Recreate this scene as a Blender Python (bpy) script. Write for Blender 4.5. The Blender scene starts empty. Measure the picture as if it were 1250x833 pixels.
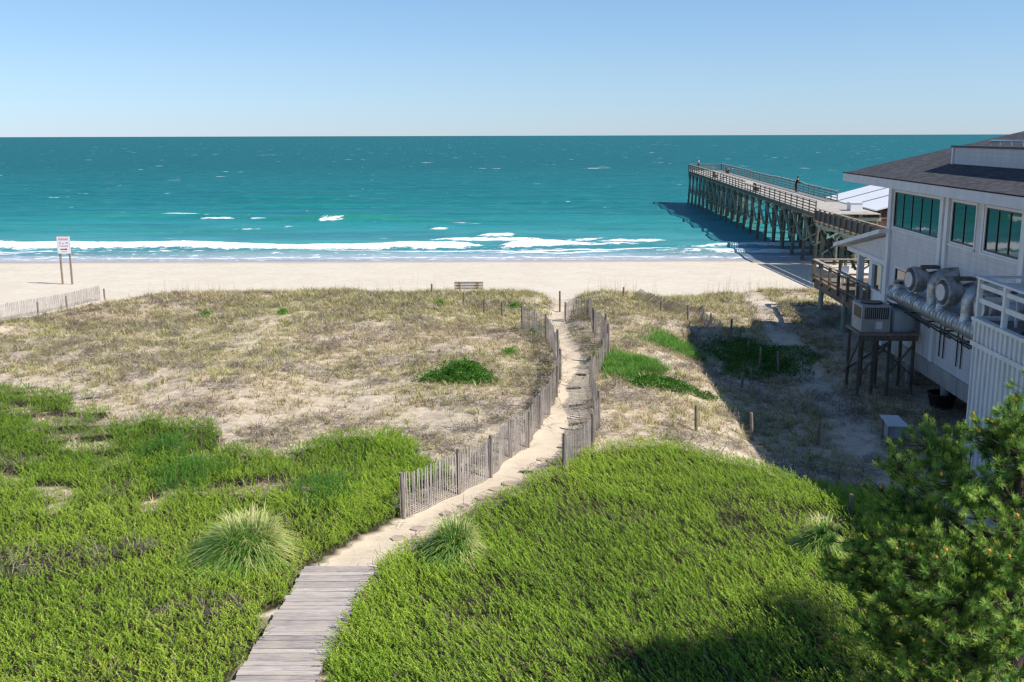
import bpy, math, random
import numpy as np
from mathutils import Vector, Matrix
random.seed(7); rng = np.random.default_rng(11)
R = math.radians
scene = bpy.context.scene
col = scene.collection

# ------------------------------------------------------------------ camera model
TH, ROLL, HC, F = R(11.35), R(-0.16), 9.0, 1250.0
cam_rot = Matrix.Rotation(math.pi/2-TH, 3, 'X') @ Matrix.Rotation(ROLL, 3, 'Z')
cd = bpy.data.cameras.new('camera'); cam = bpy.data.objects.new('camera', cd); col.objects.link(cam)
cd.sensor_width = 36; cd.lens = 36; cd.clip_start = .1; cd.clip_end = 80000
cam.matrix_world = Matrix.Translation((0, 0, HC)) @ cam_rot.to_4x4()
scene.camera = cam
def ray(px, py): return cam_rot @ Vector(((px-625)/F, -(py-416.5)/F, -1))
AB = R(2.92); AP = R(2.29)
def B(L, D, z, a=AB): return Vector((L*math.cos(a)+D*math.sin(a), D*math.cos(a)-L*math.sin(a), z))
def P(L, D, z): return B(L, D, z, AP)

# ------------------------------------------------------------------ noise
_T = np.random.default_rng(5).random((256, 256))
def vn(x, y, s=0):
    x = np.asarray(x, float)+s*17.3; y = np.asarray(y, float)+s*9.7
    xi = np.floor(x).astype(int); yi = np.floor(y).astype(int); fx = x-xi; fy = y-yi
    fx = fx*fx*(3-2*fx); fy = fy*fy*(3-2*fy)
    g = lambda a, b: _T[a & 255, b & 255]
    return (g(xi, yi)*(1-fx)+g(xi+1, yi)*fx)*(1-fy)+(g(xi, yi+1)*(1-fx)+g(xi+1, yi+1)*fx)*fy
def fbm(x, y, s=0, o=4):
    t = 0; a = .5; n = 0
    for i in range(o):
        t = t+a*vn(np.asarray(x)*2**i, np.asarray(y)*2**i, s+i*3); n += a; a *= .5
    return t/n
def ss(a, b, x):
    t = np.clip((np.asarray(x, float)-a)/(b-a), 0, 1); return t*t*(3-2*t)

# ------------------------------------------------------------------ terrain
def crest(x):
    return 60-2.0*np.maximum(0, -20-x)+4*ss(6, 16, x)
def H0(x, y):
    x = np.asarray(x, float); y = np.asarray(y, float)
    yc = np.maximum(crest(x), 20)
    dune = 1-ss(yc-2, yc+4.5, y)
    beach = -1.6-(y-62)*.0215
    beach = np.where(y > 94.5, -2.3-(y-94.5)*.05, beach); beach = np.maximum(beach, -6)
    beach = np.where(y < 62, -1.6, beach)
    low = -1.1*ss(5, 9.5, x)*ss(22, 31, y)*(1-.5*ss(44, 54, y))
    top = (fbm(x*.22, y*.22, 1)-.5)*.55+(fbm(x*.9, y*.9, 2)-.5)*.16+.22*np.exp(-((y-yc+3)/3.5)**2)*(1-ss(4, 10, x)*.6)
    top = top*(.35+.65*ss(24, 34, y))+low
    return beach*(1-dune)+top*dune
def unproj(px, py, f=H0):
    d = ray(px, py); z = 0.
    for i in range(25):
        t = (z-HC)/d.z; z = .5*z+.5*float(f(d.x*t, d.y*t))
    t = (z-HC)/d.z
    return Vector((d.x*t, d.y*t, z))
path_px = [(412, 700, .8), (440, 678, .75), (470, 657, .62), (520, 630, .6), (575, 600, .62), (625, 573, .66), (660, 545, .7), (684, 515, .62), (702, 480, .6), (705, 455, .6), (697, 430, .6), (686, 410, .45), (681, 395, .42), (684, 382, .5), (687, 366, .6), (690, 352, 1.5), (694, 345, 3.5)]
PW = np.array([[*unproj(a, b)[:2], w] for a, b, w in path_px])
def pathd(x, y):
    """signed distance to the trodden path (negative = on it)"""
    x = np.asarray(x, float); y = np.asarray(y, float); best = np.full(x.shape, 1e9)
    for i in range(len(PW)-1):
        a, b = PW[i], PW[i+1]; dx, dy = b[0]-a[0], b[1]-a[1]
        t = np.clip(((x-a[0])*dx+(y-a[1])*dy)/(dx*dx+dy*dy), 0, 1)
        d = np.hypot(x-a[0]-t*dx, y-a[1]-t*dy)-(a[2]+(b[2]-a[2])*t)
        best = np.minimum(best, d)
    return best
def H(x, y):
    x = np.asarray(x, float); y = np.asarray(y, float)
    d = pathd(x, y)
    return H0(x, y)-.16*(1-ss(-.3, .5, d))*(1-ss(60, 66, y))-.3*(1-ss(0, 1.6, d))*ss(48, 56, y)*(1-ss(60, 66, y))
def G(px, py): return unproj(px, py, H)

def poly_world(pts): return np.array([q for p in pts for q in ([[18, 9.5], [-3.75, 9.5]] if p == 'w' else [list(unproj(*p)[:2])])])
def inpoly(x, y, pg):
    r = np.zeros(np.shape(x), bool); n = len(pg)
    for i in range(n):
        x0, y0 = pg[i]; x1, y1 = pg[(i+1) % n]
        if y0 == y1: continue
        c = ((y0 > y) != (y1 > y)) & (x < (x1-x0)*(y-y0)/(y1-y0)+x0); r ^= c
    return r
shrubL = poly_world([(-420, 470), (0, 473), (45, 474), (90, 496), (120, 520), (165, 530), (235, 524), (262, 540), (300, 553), (345, 560), (372, 545), (430, 535), (485, 538), (535, 562), (543, 585), (500, 600), (487, 645), (462, 652), (440, 664), (405, 676), (378, 692), (352, 745), (308, 835)])
shrubL = np.vstack([shrubL, [[-4.5, 9.5], [-24, 9.5], [-26, 20]]])
shrubR = poly_world([(560, 650), (600, 622), (660, 588), (700, 562), (740, 552), (800, 545), (860, 558), (935, 575), (975, 598), (1010, 598), (1045, 600), (1085, 610), (1130, 640), (1420, 700), (1400, 835), 'w', (402, 835), (418, 790), (438, 745), (452, 716), (470, 690), (520, 668)])
green_px = {'a': (765, 447, 34, 13), 'b': (822, 424, 30, 12), 'c': (812, 471, 40, 10), 'd': (925, 436, 58, 24), 'e': (563, 461, 44, 15)}

# ------------------------------------------------------------------ materials
def mat(name, base=(.5, .5, .5), rough=.7, metal=0., spec=.3):
    m = bpy.data.materials.new(name); m.use_nodes = True; nt = m.node_tree
    b = nt.nodes['Principled BSDF']; b.inputs['Base Color'].default_value = (*base, 1); b.inputs['Roughness'].default_value = rough
    b.inputs['Metallic'].default_value = metal; b.inputs['Specular IOR Level'].default_value = spec
    return m, nt, b
def N(nt, t, **k):
    n = nt.nodes.new(t)
    for a, v in k.items():
        if a in n.inputs: n.inputs[a].default_value = v
        else: setattr(n, a, v)
    return n
def coords(nt, scale=(1, 1, 1), kind='Object'):
    tc = N(nt, 'ShaderNodeTexCoord'); mp = N(nt, 'ShaderNodeMapping'); mp.inputs['Scale'].default_value = scale
    nt.links.new(tc.outputs[kind], mp.inputs[0]); return mp.outputs[0]
def noise(nt, vec, scale, detail=4, rough=.55, out='Fac'):
    n = N(nt, 'ShaderNodeTexNoise'); n.inputs['Scale'].default_value = scale; n.inputs['Detail'].default_value = detail; n.inputs['Roughness'].default_value = rough
    nt.links.new(vec, n.inputs['Vector']); return n.outputs[out]
def ramp(nt, fac, stops):
    r = N(nt, 'ShaderNodeValToRGB'); e = r.color_ramp.elements
    while len(e) < len(stops): e.new(.5)
    for i, (p, c) in enumerate(stops): e[i].position = p; e[i].color = (*c, 1) if len(c) == 3 else c
    nt.links.new(fac, r.inputs[0]); return r.outputs[0]
def mixc(nt, fac, a, b, mode='MIX'):
    m = N(nt, 'ShaderNodeMix', data_type='RGBA', blend_type=mode)
    for s, v in ((0, fac), (6, a), (7, b)):
        if isinstance(v, bpy.types.NodeSocket): nt.links.new(v, m.inputs[s])
        elif s == 0: m.inputs[0].default_value = v
        else: m.inputs[s].default_value = (*v, 1)
    return m.outputs[2]
def math_(nt, op, a, b=0., clamp=False):
    m = N(nt, 'ShaderNodeMath', operation=op, use_clamp=clamp)
    for s, v in ((0, a), (1, b)):
        if isinstance(v, bpy.types.NodeSocket): nt.links.new(v, m.inputs[s])
        else: m.inputs[s].default_value = v
    return m.outputs[0]
def bump(nt, b, h, strength=.3, dist=.02):
    n = N(nt, 'ShaderNodeBump'); n.inputs['Strength'].default_value = strength; n.inputs['Distance'].default_value = dist
    nt.links.new(h, n.inputs['Height']); nt.links.new(n.outputs[0], b.inputs['Normal'])
def attr(nt, name): return N(nt, 'ShaderNodeAttribute', attribute_name=name).outputs['Fac']

def wood(name, c0, c1, scale=(6, 6, 1.2), rough=.85):
    m, nt, b = mat(name, rough=rough, spec=.15)
    v = coords(nt, scale); n1 = noise(nt, v, 3, 6, .65); n2 = noise(nt, coords(nt, (1, 1, 1)), 1.3, 3)
    c = ramp(nt, n1, [(.3, c0), (.7, c1)]); c = mixc(nt, ramp(nt, n2, [(.4, (0, 0, 0)), (.75, (.6, .6, .6))]), c, tuple(x*.6 for x in c0))
    nt.links.new(c, b.inputs['Base Color']); bump(nt, b, n1, .5, .01); return m
M = {}
M['wood_fence'] = wood('weathered_fence_wood', (.28, .24, .215), (.54, .485, .445))
M['slat_pale'] = wood('pale_slats', (.36, .31, .26), (.58, .52, .45))
M['wood_post'] = wood('weathered_post_wood', (.17, .14, .115), (.33, .28, .24))
M['wood_deck'] = wood('deck_wood', (.13, .10, .075), (.28, .22, .16))
M['wood_pier'] = wood('pier_wood', (.17, .15, .12), (.34, .30, .24))
M['wood_pile'] = wood('wet_pile_wood', (.08, .09, .07), (.20, .22, .17))
M['wood_brace'] = wood('pier_brace_wood', (.24, .30, .24), (.42, .48, .39))  # green cast of light reflected off the sea is mixed into the colour
M['wood_dark'] = wood('dark_frame_wood', (.08, .07, .058), (.20, .18, .15))
M['pier_deck'] = wood('pier_deck_boards', (.38, .34, .30), (.58, .53, .47), (1, 12, 1))
M['wood_sign'] = wood('sign_post_wood', (.25, .2, .14), (.42, .34, .25))
def m_planks():
    m, nt, b = mat('boardwalk_wood', rough=.85, spec=.15)
    v = coords(nt, (2.2, 30, 30)); n1 = noise(nt, v, 1.6, 7, .7); t = attr(nt, 'tint')
    c = ramp(nt, n1, [(.28, (.24, .20, .18)), (.5, (.52, .465, .43)), (.72, (.72, .66, .61))])
    c = mixc(nt, 1., c, ramp(nt, t, [(0, (.62, .60, .60)), (1, (1.0, .98, .95))]), 'MULTIPLY')
    st = noise(nt, coords(nt), 1.8, 5, .6)
    c = mixc(nt, ramp(nt, st, [(.5, (0, 0, 0)), (.68, (.6, .6, .6))]), c, (.5, .43, .33))
    nt.links.new(c, b.inputs['Base Color']); bump(nt, b, n1, .6, .008); return m
M['planks'] = m_planks()
def m_siding(name, c, lap=.2, vertical=False):
    m, nt, b = mat(name, c, .6, 0, .3)
    tc = N(nt, 'ShaderNodeTexCoord'); sp = N(nt, 'ShaderNodeSeparateXYZ'); nt.links.new(tc.outputs['Object'], sp.inputs[0])
    s = math_(nt, 'FRACT', math_(nt, 'DIVIDE', sp.outputs[2], lap))
    g = ramp(nt, s, [(0, (.72, .72, .72)), (.09, (1, 1, 1)), (1, (1, 1, 1))])
    n = noise(nt, coords(nt, (1, 1, .35)), 2.5, 5, .6)
    cc = mixc(nt, 1., mixc(nt, 1., ramp(nt, n, [(.3, tuple(x*.86 for x in c)), (.7, tuple(min(1, x*1.06) for x in c))]), g, 'MULTIPLY'), (1, 1, 1), 'MULTIPLY')
    nt.links.new(cc, b.inputs['Base Color']); bump(nt, b, s, .5, .02); return m
M['siding'] = m_siding('lap_siding', (.59, .60, .645))
M['siding_dorm'] = m_siding('dormer_siding', (.50, .51, .56), .16)
def m_paint(name, c, dirt=.75, rough=.55, scale=2.):
    m, nt, b = mat(name, c, rough, 0, .3)
    n = noise(nt, coords(nt, (1, 1, .4)), scale, 6, .65)
    nt.links.new(ramp(nt, n, [(.25, tuple(x*dirt for x in c)), (.6, c)]), b.inputs['Base Color']); bump(nt, b, n, .15, .01); return m
M['trim'] = m_paint('white_trim', (.72, .73, .76), .82)
M['fascia'] = m_paint('fascia_paint', (.60, .61, .66), .84)
M['pvc'] = m_paint('white_boards', (.72, .73, .79), .84)
M['concrete'] = m_paint('concrete_beam', (.36, .36, .36), .6)
M['white_metal'] = m_paint('white_roof_metal', (.82, .82, .82), .93, .4)
M['sign_white'] = m_paint('sign_white', (.82, .80, .82), .93, .4)
M['dark_metal'] = mat('dark_metal', (.04, .045, .05), .5, .3)[0]
M['ac_paint'] = m_paint('ac_paint', (.40, .40, .39), .65)
M['ac_dark'] = m_paint('ac_grille', (.05, .05, .055), .6)
M['rust_grille'] = m_paint('rusty_coil', (.10, .075, .06), .5)
M['tank'] = m_paint('tank_paint', (.36, .42, .46), .75, .4)
M['disc'] = m_paint('fan_disc', (.62, .60, .62), .85)
M['red'] = mat('sign_red', (.42, .03, .06), .5)[0]; M['navy'] = mat('sign_blue', (.10, .12, .35), .5)[0]; M['orange'] = mat('sign_orange', (.62, .16, .05), .5)[0]
M['tub'] = mat('black_plastic', (.012, .012, .014), .4)[0]
M['furn_white'] = mat('white_plastic', (.8, .8, .8), .4)[0]; M['teal'] = mat('teal_plastic', (.12, .45, .5), .5)[0]; M['dark_cloth'] = mat('dark_fabric', (.03, .03, .04), .8)[0]
M['orange_wood'] = wood('orange_wood', (.33, .17, .07), (.5, .28, .12))
M['brown_wall'] = wood('brown_wall', (.10, .06, .04), (.2, .12, .08), (1, 1, 8))
def m_duct():
    m, nt, b = mat('galvanised_duct', (.5, .5, .5), .38, .55, .5)
    n = noise(nt, coords(nt, (3, 3, 3)), 1.2, 6, .65)
    nt.links.new(ramp(nt, n, [(.35, (.30, .22, .16)), (.48, (.38, .40, .42)), (.7, (.52, .55, .58))]), b.inputs['Base Color'])
    nt.links.new(ramp(nt, n, [(.35, (.75, .75, .75)), (.6, (.34, .34, .34))]), b.inputs['Roughness'])
    return m
M['duct'] = m_duct()
def m_shingle():
    m, nt, b = mat('asphalt_shingles', (.1, .09, .09), .9, 0, .2)
    v = coords(nt)
    br = N(nt, 'ShaderNodeTexBrick'); br.inputs['Scale'].default_value = 1
    br.inputs['Brick Width'].default_value = .3; br.inputs['Row Height'].default_value = .14; br.inputs['Mortar Size'].default_value = .006
    br.inputs['Color1'].default_value = (.062, .062, .068, 1); br.inputs['Color2'].default_value = (.10, .10, .108, 1); br.inputs['Mortar'].default_value = (.035, .03, .03, 1)
    tc = N(nt, 'ShaderNodeTexCoord'); nt.links.new(tc.outputs['UV'], br.inputs['Vector'])
    n = noise(nt, v, 60, 3, .7); n2 = noise(nt, v, .8, 4)
    c = mixc(nt, 1., br.outputs['Color'], ramp(nt, n, [(.3, (.65, .65, .65)), (.7, (1.25, 1.25, 1.25))]), 'MULTIPLY')
    c = mixc(nt, 1., c, ramp(nt, n2, [(.3, (.85, .85, .85)), (.7, (1.1, 1.1, 1.1))]), 'MULTIPLY')
    nt.links.new(c, b.inputs['Base Color']); bump(nt, b, br.outputs['Fac'], -.4, .01); return m
M['shingle'] = m_shingle()
def m_glass():
    m, nt, b = mat('window_glass', (.012, .035, .03), .03, 0, .5)
    n = noise(nt, coords(nt, (1, 1, 1)), .9, 2)
    bump(nt, b, n, .06, .05); b.inputs['IOR'].default_value = 1.75; return m
M['glass'] = m_glass()
M['frame_dark'] = mat('dark_window_frame', (.02, .022, .025), .4)[0]

def foliage(name, stops, transl=.3, kindcol=None, rough=.55):
    m = bpy.data.materials.new(name); m.use_nodes = True; nt = m.node_tree; b = nt.nodes['Principled BSDF']; out = nt.nodes['Material Output']
    b.inputs['Roughness'].default_value = rough; b.inputs['Specular IOR Level'].default_value = .25
    c = ramp(nt, attr(nt, 'tint'), stops)
    if kindcol: c = mixc(nt, attr(nt, 'kind'), c, ramp(nt, attr(nt, 'tint'), kindcol))
    nt.links.new(c, b.inputs['Base Color'])
    t = N(nt, 'ShaderNodeBsdfTranslucent'); nt.links.new(c, t.inputs[0]); mx = N(nt, 'ShaderNodeMixShader'); mx.inputs[0].default_value = transl
    nt.links.new(b.outputs[0], mx.inputs[1]); nt.links.new(t.outputs[0], mx.inputs[2]); nt.links.new(mx.outputs[0], out.inputs[0]); return m
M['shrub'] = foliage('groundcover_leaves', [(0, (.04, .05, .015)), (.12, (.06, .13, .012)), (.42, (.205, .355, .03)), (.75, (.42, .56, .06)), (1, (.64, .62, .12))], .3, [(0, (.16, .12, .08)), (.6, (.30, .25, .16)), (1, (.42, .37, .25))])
M['bush'] = foliage('bush_leaves', [(0, (.02, .08, .012)), (.5, (.10, .25, .03)), (1, (.24, .44, .07))])
M['patch'] = foliage('green_grass_blades', [(0, (.05, .15, .02)), (.5, (.13, .32, .04)), (1, (.26, .45, .09))], .3)
M['grass'] = foliage('dune_grass_blades', [(0, (.10, .065, .05)), (.3, (.40, .305, .18)), (.65, (.64, .53, .31)), (1, (.85, .75, .52))], .2, [(0, (.07, .11, .03)), (.5, (.37, .38, .12)), (1, (.64, .60, .24))])
M['tussock'] = foliage('tussock_blades', [(0, (.04, .17, .02)), (.5, (.15, .38, .055)), (1, (.36, .52, .12))], .35, [(0, (.48, .50, .15)), (.5, (.74, .68, .28)), (1, (.92, .84, .46))])
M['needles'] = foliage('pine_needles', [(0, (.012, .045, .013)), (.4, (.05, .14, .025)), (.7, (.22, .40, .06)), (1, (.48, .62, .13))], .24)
M['litter'] = foliage('dry_twigs', [(0, (.07, .055, .045)), (.5, (.17, .135, .11)), (1, (.32, .27, .22))], 0)
M['bark'] = wood('pine_bark', (.045, .035, .028), (.14, .11, .085), (5, 5, 2))
M['dead_twig'] = wood('dead_twig', (.25, .21, .18), (.45, .4, .36))
M['bud'] = mat('orange_buds', (.70, .30, .06), .6)[0]
M['skin'] = mat('skin', (.45, .25, .17), .6)[0]; M['shirt_dark'] = mat('dark_shirt', (.02, .025, .05), .8)[0]; M['shorts_tan'] = mat('red_shorts', (.35, .12, .09), .8)[0]
M['hat_white'] = mat('pale_hat', (.7, .65, .58), .8)[0]; M['hair'] = mat('dark_hair', (.02, .015, .012), .7)[0]; M['black_cloth'] = mat('black_cloth', (.012, .012, .015), .8)[0]

# ------------------------------------------------------------------ mesh helpers
def tag(o, label=None, cat=None, group=None, kind=None):
    if label: o['label'] = label
    if cat: o['category'] = cat
    if group: o['group'] = group
    if kind: o['kind'] = kind
    return o
def empty(name, loc, label, cat, group=None):
    o = bpy.data.objects.new(name, None); col.objects.link(o); o.location = loc; o.empty_display_size = .2; return tag(o, label, cat, group)
def wloc(o):
    v = Vector((0, 0, 0))
    while o is not None: v = v+Vector(o.location); o = o.parent
    return v
class MB:
    def __init__(s): s.v = []; s.f = []; s.smooth = []
    def add(s, vs, fs, sm=False):
        n = len(s.v); s.v += [Vector(v) for v in vs]; s.f += [tuple(i+n for i in f) for f in fs]; s.smooth += [sm]*len(fs); return s
    def hexa(s, p):     # 8 points: bottom 4 ccw, top 4
        return s.add(p, [(3, 2, 1, 0), (4, 5, 6, 7), (0, 1, 5, 4), (1, 2, 6, 5), (2, 3, 7, 6), (3, 0, 4, 7)])
    def box(s, l0, l1, d0, d1, z0, z1, T=B):
        return s.hexa([T(l0, d0, z0), T(l1, d0, z0), T(l1, d1, z0), T(l0, d1, z0), T(l0, d0, z1), T(l1, d0, z1), T(l1, d1, z1), T(l0, d1, z1)])
    def beam(s, a, b, w, h, up=(0, 0, 1), w2=None, h2=None):
        a = Vector(a); b = Vector(b); d = (b-a).normalized(); up = Vector(up)
        if abs(d.dot(up)) > .99: up = Vector((0, 1, 0))
        x = d.cross(up).normalized(); y = x.cross(d)
        w2 = w if w2 is None else w2; h2 = h if h2 is None else h2
        q = []
        for p, ww, hh in ((a, w, h), (b, w2, h2)):
            q += [p-x*ww/2-y*hh/2, p+x*ww/2-y*hh/2, p+x*ww/2+y*hh/2, p-x*ww/2+y*hh/2]
        return s.hexa(q)
    def cyl(s, a, b, r0, r1=None, n=12, cap=True):
        a = Vector(a); b = Vector(b); r1 = r0 if r1 is None else r1; d = (b-a).normalized()
        up = Vector((0, 0, 1)) if abs(d.z) < .95 else Vector((0, 1, 0)); x = d.cross(up).normalized(); y = d.cross(x)
        vs = []
        for p, r in ((a, r0), (b, r1)):
            vs += [p+(x*math.cos(t)+y*math.sin(t))*r for t in (2*math.pi*i/n for i in range(n))]
        s.add(vs, [(i, (i+1) % n, n+(i+1) % n, n+i) for i in range(n)], True)
        if cap: s.add(vs[:n], [tuple(range(n))[::-1]]); s.add(vs[n:], [tuple(range(n))])
        return s
    def tube(s, pts, rs, n=8):
        pts = [Vector(p) for p in pts]; rings = []; prev = None
        for i, p in enumerate(pts):
            d = (pts[min(i+1, len(pts)-1)]-pts[max(i-1, 0)]).normalized()
            if prev is None:
                up = Vector((0, 0, 1)) if abs(d.z) < .9 else Vector((0, 1, 0)); x = d.cross(up).normalized()
            else: x = (prev-d*prev.dot(d)).normalized()
            prev = x; y = d.cross(x); r = rs[i] if hasattr(rs, '__len__') else rs
            rings.append([p+(x*math.cos(t)+y*math.sin(t))*r for t in (2*math.pi*k/n for k in range(n))])
        vs = [v for r in rings for v in r]
        fs = [(i*n+k, i*n+(k+1) % n, (i+1)*n+(k+1) % n, (i+1)*n+k) for i in range(len(pts)-1) for k in range(n)]
        s.add(vs, fs, True); s.add(rings[0], [tuple(range(n))[::-1]]); s.add(rings[-1], [tuple(range(n))]); return s
    def build(s, name, m, parent=None, loc=None):
        me = bpy.data.meshes.new(name); o = bpy.data.objects.new(name, me); col.objects.link(o)
        if parent is not None: o.parent = parent
        if loc is not None: o.location = loc
        base = wloc(o)
        me.from_pydata([v-base for v in s.v], [], s.f); me.polygons.foreach_set('use_smooth', s.smooth)
        if isinstance(m, str): m = M[m]
        me.materials.append(m); me.update(); return o
def rotz(v, a): return Vector((v[0]*math.cos(a)-v[1]*math.sin(a), v[0]*math.sin(a)+v[1]*math.cos(a), v[2]))
def copy_tree(o, parent=None):
    c = o.copy(); col.objects.link(c)
    if parent is not None: c.parent = parent
    for ch in list(o.children): copy_tree(ch, c)
    return c

def npmesh(name, co, faces, m, parent=None, attrs=None, kind=None, smooth=False):
    """faces: (n,4) int array"""
    me = bpy.data.meshes.new(name); co = np.ascontiguousarray(co, np.float32); k = faces.shape[1]
    me.vertices.add(len(co)); me.vertices.foreach_set('co', co.ravel())
    me.loops.add(faces.size); me.loops.foreach_set('vertex_index', faces.ravel().astype(np.int32))
    me.polygons.add(len(faces)); me.polygons.foreach_set('loop_start', np.arange(0, faces.size, k, dtype=np.int32)); me.polygons.foreach_set('loop_total', np.full(len(faces), k, np.int32))
    if smooth: me.polygons.foreach_set('use_smooth', np.ones(len(faces), bool))
    me.update(calc_edges=True)
    for a, v in (attrs or {}).items():
        at = me.attributes.new(a, 'FLOAT', 'POINT'); at.data.foreach_set('value', np.ascontiguousarray(v, np.float32))
    me.materials.append(M[m] if isinstance(m, str) else m)
    o = bpy.data.objects.new(name, me); col.objects.link(o)
    if parent is not None: o.parent = parent
    if kind: o['kind'] = kind
    return o
def scatter(templates, pos, yaw, scale, tilt=None, tint=None, kind=None, which=None):
    """templates: list of (verts(V,3), faces(F,4), vt(V)); returns co, faces, tint, kind arrays; tilt = (n,2) lean vector"""
    n = len(pos); which = rng.integers(0, len(templates), n) if which is None else which
    tilt = np.zeros((n, 2)) if tilt is None else tilt; tint = rng.random(n) if tint is None else tint; kind = np.zeros(n) if kind is None else kind
    C, Fc, Tt, K = [], [], [], []; off = 0
    for ti, (v, f, vt) in enumerate(templates):
        idx = np.where(which == ti)[0]
        if len(idx) == 0: continue
        c, s = np.cos(yaw[idx]), np.sin(yaw[idx]); sc = scale[idx]
        x = (v[None, :, 0]*c[:, None]-v[None, :, 1]*s[:, None])*sc[:, None]
        y = (v[None, :, 0]*s[:, None]+v[None, :, 1]*c[:, None])*sc[:, None]
        z = v[None, :, 2]*sc[:, None]
        x = x+z*tilt[idx, 0][:, None]; y = y+z*tilt[idx, 1][:, None]
        co = np.stack([x+pos[idx, 0][:, None], y+pos[idx, 1][:, None], z+pos[idx, 2][:, None]], -1).reshape(-1, 3)
        C.append(co); V = len(v)
        Fc.append((f[None]+(np.arange(len(idx))*V)[:, None, None]).reshape(-1, f.shape[1])+off); off += len(idx)*V
        Tt.append(np.clip(vt[None]*.45+tint[idx][:, None]*.55, 0, 1).ravel()); K.append(np.repeat(kind[idx], V))
    return np.concatenate(C), np.concatenate(Fc), np.concatenate(Tt), np.concatenate(K)

# templates -------------------------------------------------------
def t_shoot(L=.22, n=15, ll=.056, lw=.024):
    vs, fs, vt = [], [], []
    for i in range(n):
        t = (i+.5)/n; a = i*2.4+rng.random()*.5; z = L*t**.9; e = R(28+35*t+rng.normal(0, 9)); l = ll*(1.1-.35*t)*(.8+.4*rng.random())
        d = Vector((math.cos(a)*math.cos(e), math.sin(a)*math.cos(e), math.sin(e))); s = Vector((-math.sin(a), math.cos(a), 0))*lw*.5
        p = Vector((0, 0, z)); m_ = p+d*l*.5+Vector((0, 0, .003)); k = len(vs)
        vs += [p, m_+s, p+d*l, m_-s]; fs.append((k, k+1, k+2, k+3)); vt += [.35+.5*t+rng.normal(0, .1)]*4
    return np.array(vs), np.array(fs), np.array(vt)
def t_clump(n=18, h=.5, w=.014, spread=.12, lean=.7, flat=0.):
    vs, fs, vt = [], [], []
    for i in range(n):
        a = rng.random()*6.283; r = spread*math.sqrt(rng.random()); b = rng.random()*6.283; hh = h*(.5+.6*rng.random()); ln = lean*(.3+rng.random())
        p0 = Vector((r*math.cos(b), r*math.sin(b), -.03)); d = Vector((math.cos(a), math.sin(a), 0)); s = Vector((-math.sin(a), math.cos(a), 0)); ti = rng.random()
        tw = rng.normal(0, .6); s = (s*math.cos(tw)+d*math.sin(tw)*.6)
        prev = None
        for j, t in enumerate((0, .4, .75, 1.)):
            z = hh*(t-.45*ln*t*t*t)*(1-flat); p = p0+d*(hh*ln*t*t)+Vector((0, 0, max(z, .01*j))); ww = w*(1-.85*t)
            k = len(vs); vs += [p-s*ww/2, p+s*ww/2]; vt += [ti*.8+.2*t]*2
            if prev is not None: fs.append((prev, prev+1, k+1, k))
            prev = k
    return np.array(vs), np.array(fs), np.array(vt)
def t_twigs(n=14, l=.3):
    vs, fs, vt = [], [], []
    for i in range(n):
        a = rng.random()*6.283; p = Vector((rng.normal(0, .12), rng.normal(0, .12), .01+.12*rng.random())); d = Vector((math.cos(a), math.sin(a), rng.normal(.1, .35)))*l*(.4+.7*rng.random()); s = Vector((-math.sin(a), math.cos(a), .3))*.006
        k = len(vs); q = p+d; vs += [p-s, p+s, q+s*.5, q-s*.5]; fs.append((k, k+1, k+2, k+3)); vt += [rng.random()]*4
    return np.array(vs), np.array(fs), np.array(vt)
def t_leafball(n=40, r=.2, ll=.06, lw=.03):
    vs, fs, vt = [], [], []
    for i in range(n):
        d = Vector(rng.normal(size=3)).normalized(); d.z = abs(d.z)*.9+.05; p = d*r*(.5+.6*rng.random()); dd = (d+Vector(rng.normal(size=3))*.6).normalized()
        s = dd.cross(Vector(rng.normal(size=3))).normalized()*lw/2; k = len(vs)
        vs += [p, p+dd*ll*.5+s, p+dd*ll, p+dd*ll*.5-s]; fs.append((k, k+1, k+2, k+3)); vt += [rng.random()]*4
    return np.array(vs), np.array(fs), np.array(vt)

# ------------------------------------------------------------------ ground
def axis(a, b, step, lo, hi, g=1.18):
    c = list(np.arange(a, b+step/2, step)); s = step; x = c[-1]
    while x < hi: s *= g; x += s; c.append(min(x, hi))
    s = step; x = c[0]; l = []
    while x > lo: s *= g; x -= s; l.append(max(x, lo))
    return np.array(l[::-1]+c)
def grid(xs, ys):
    X, Y = np.meshgrid(xs, ys); nx, ny = len(xs), len(ys); i = np.arange(nx*ny).reshape(ny, nx)
    return X, Y, np.stack([i[:-1, :-1], i[:-1, 1:], i[1:, 1:], i[1:, :-1]], -1).reshape(-1, 4)
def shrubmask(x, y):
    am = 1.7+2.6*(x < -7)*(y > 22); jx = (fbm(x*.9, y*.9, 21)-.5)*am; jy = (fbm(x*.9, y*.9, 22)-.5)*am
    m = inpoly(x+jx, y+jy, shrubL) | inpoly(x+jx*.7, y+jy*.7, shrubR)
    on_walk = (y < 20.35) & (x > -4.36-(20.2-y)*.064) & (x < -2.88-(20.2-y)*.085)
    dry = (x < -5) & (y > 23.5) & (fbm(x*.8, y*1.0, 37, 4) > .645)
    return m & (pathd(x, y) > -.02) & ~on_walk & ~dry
def litmask(x, y):                      # the tussock feet and bare twiggy gaps
    return fbm(x*.5, y*.5, 31, 3)
xs = axis(-30, 26, .2, -4000, 4000, 1.3); ys = axis(10, 70, .2, -300, 400, 1.12)
X, Y, Fq = grid(xs, ys); Z = H(X.ravel(), Y.ravel()); x, y = X.ravel(), Y.ravel()
pd = pathd(x, y)
trailv = (1-ss(.3, 1.0, np.abs(x-np.interp(y, [26, 30.7, 34.4, 40.4, 48.7, 53, 58], [10.9, 11.4, 11.84, 12.45, 13.31, 13.8, 14.4]))+.6*(fbm(x, y, 88)-.5)))*ss(26, 30, y)*(1-ss(58, 62, y))
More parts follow.
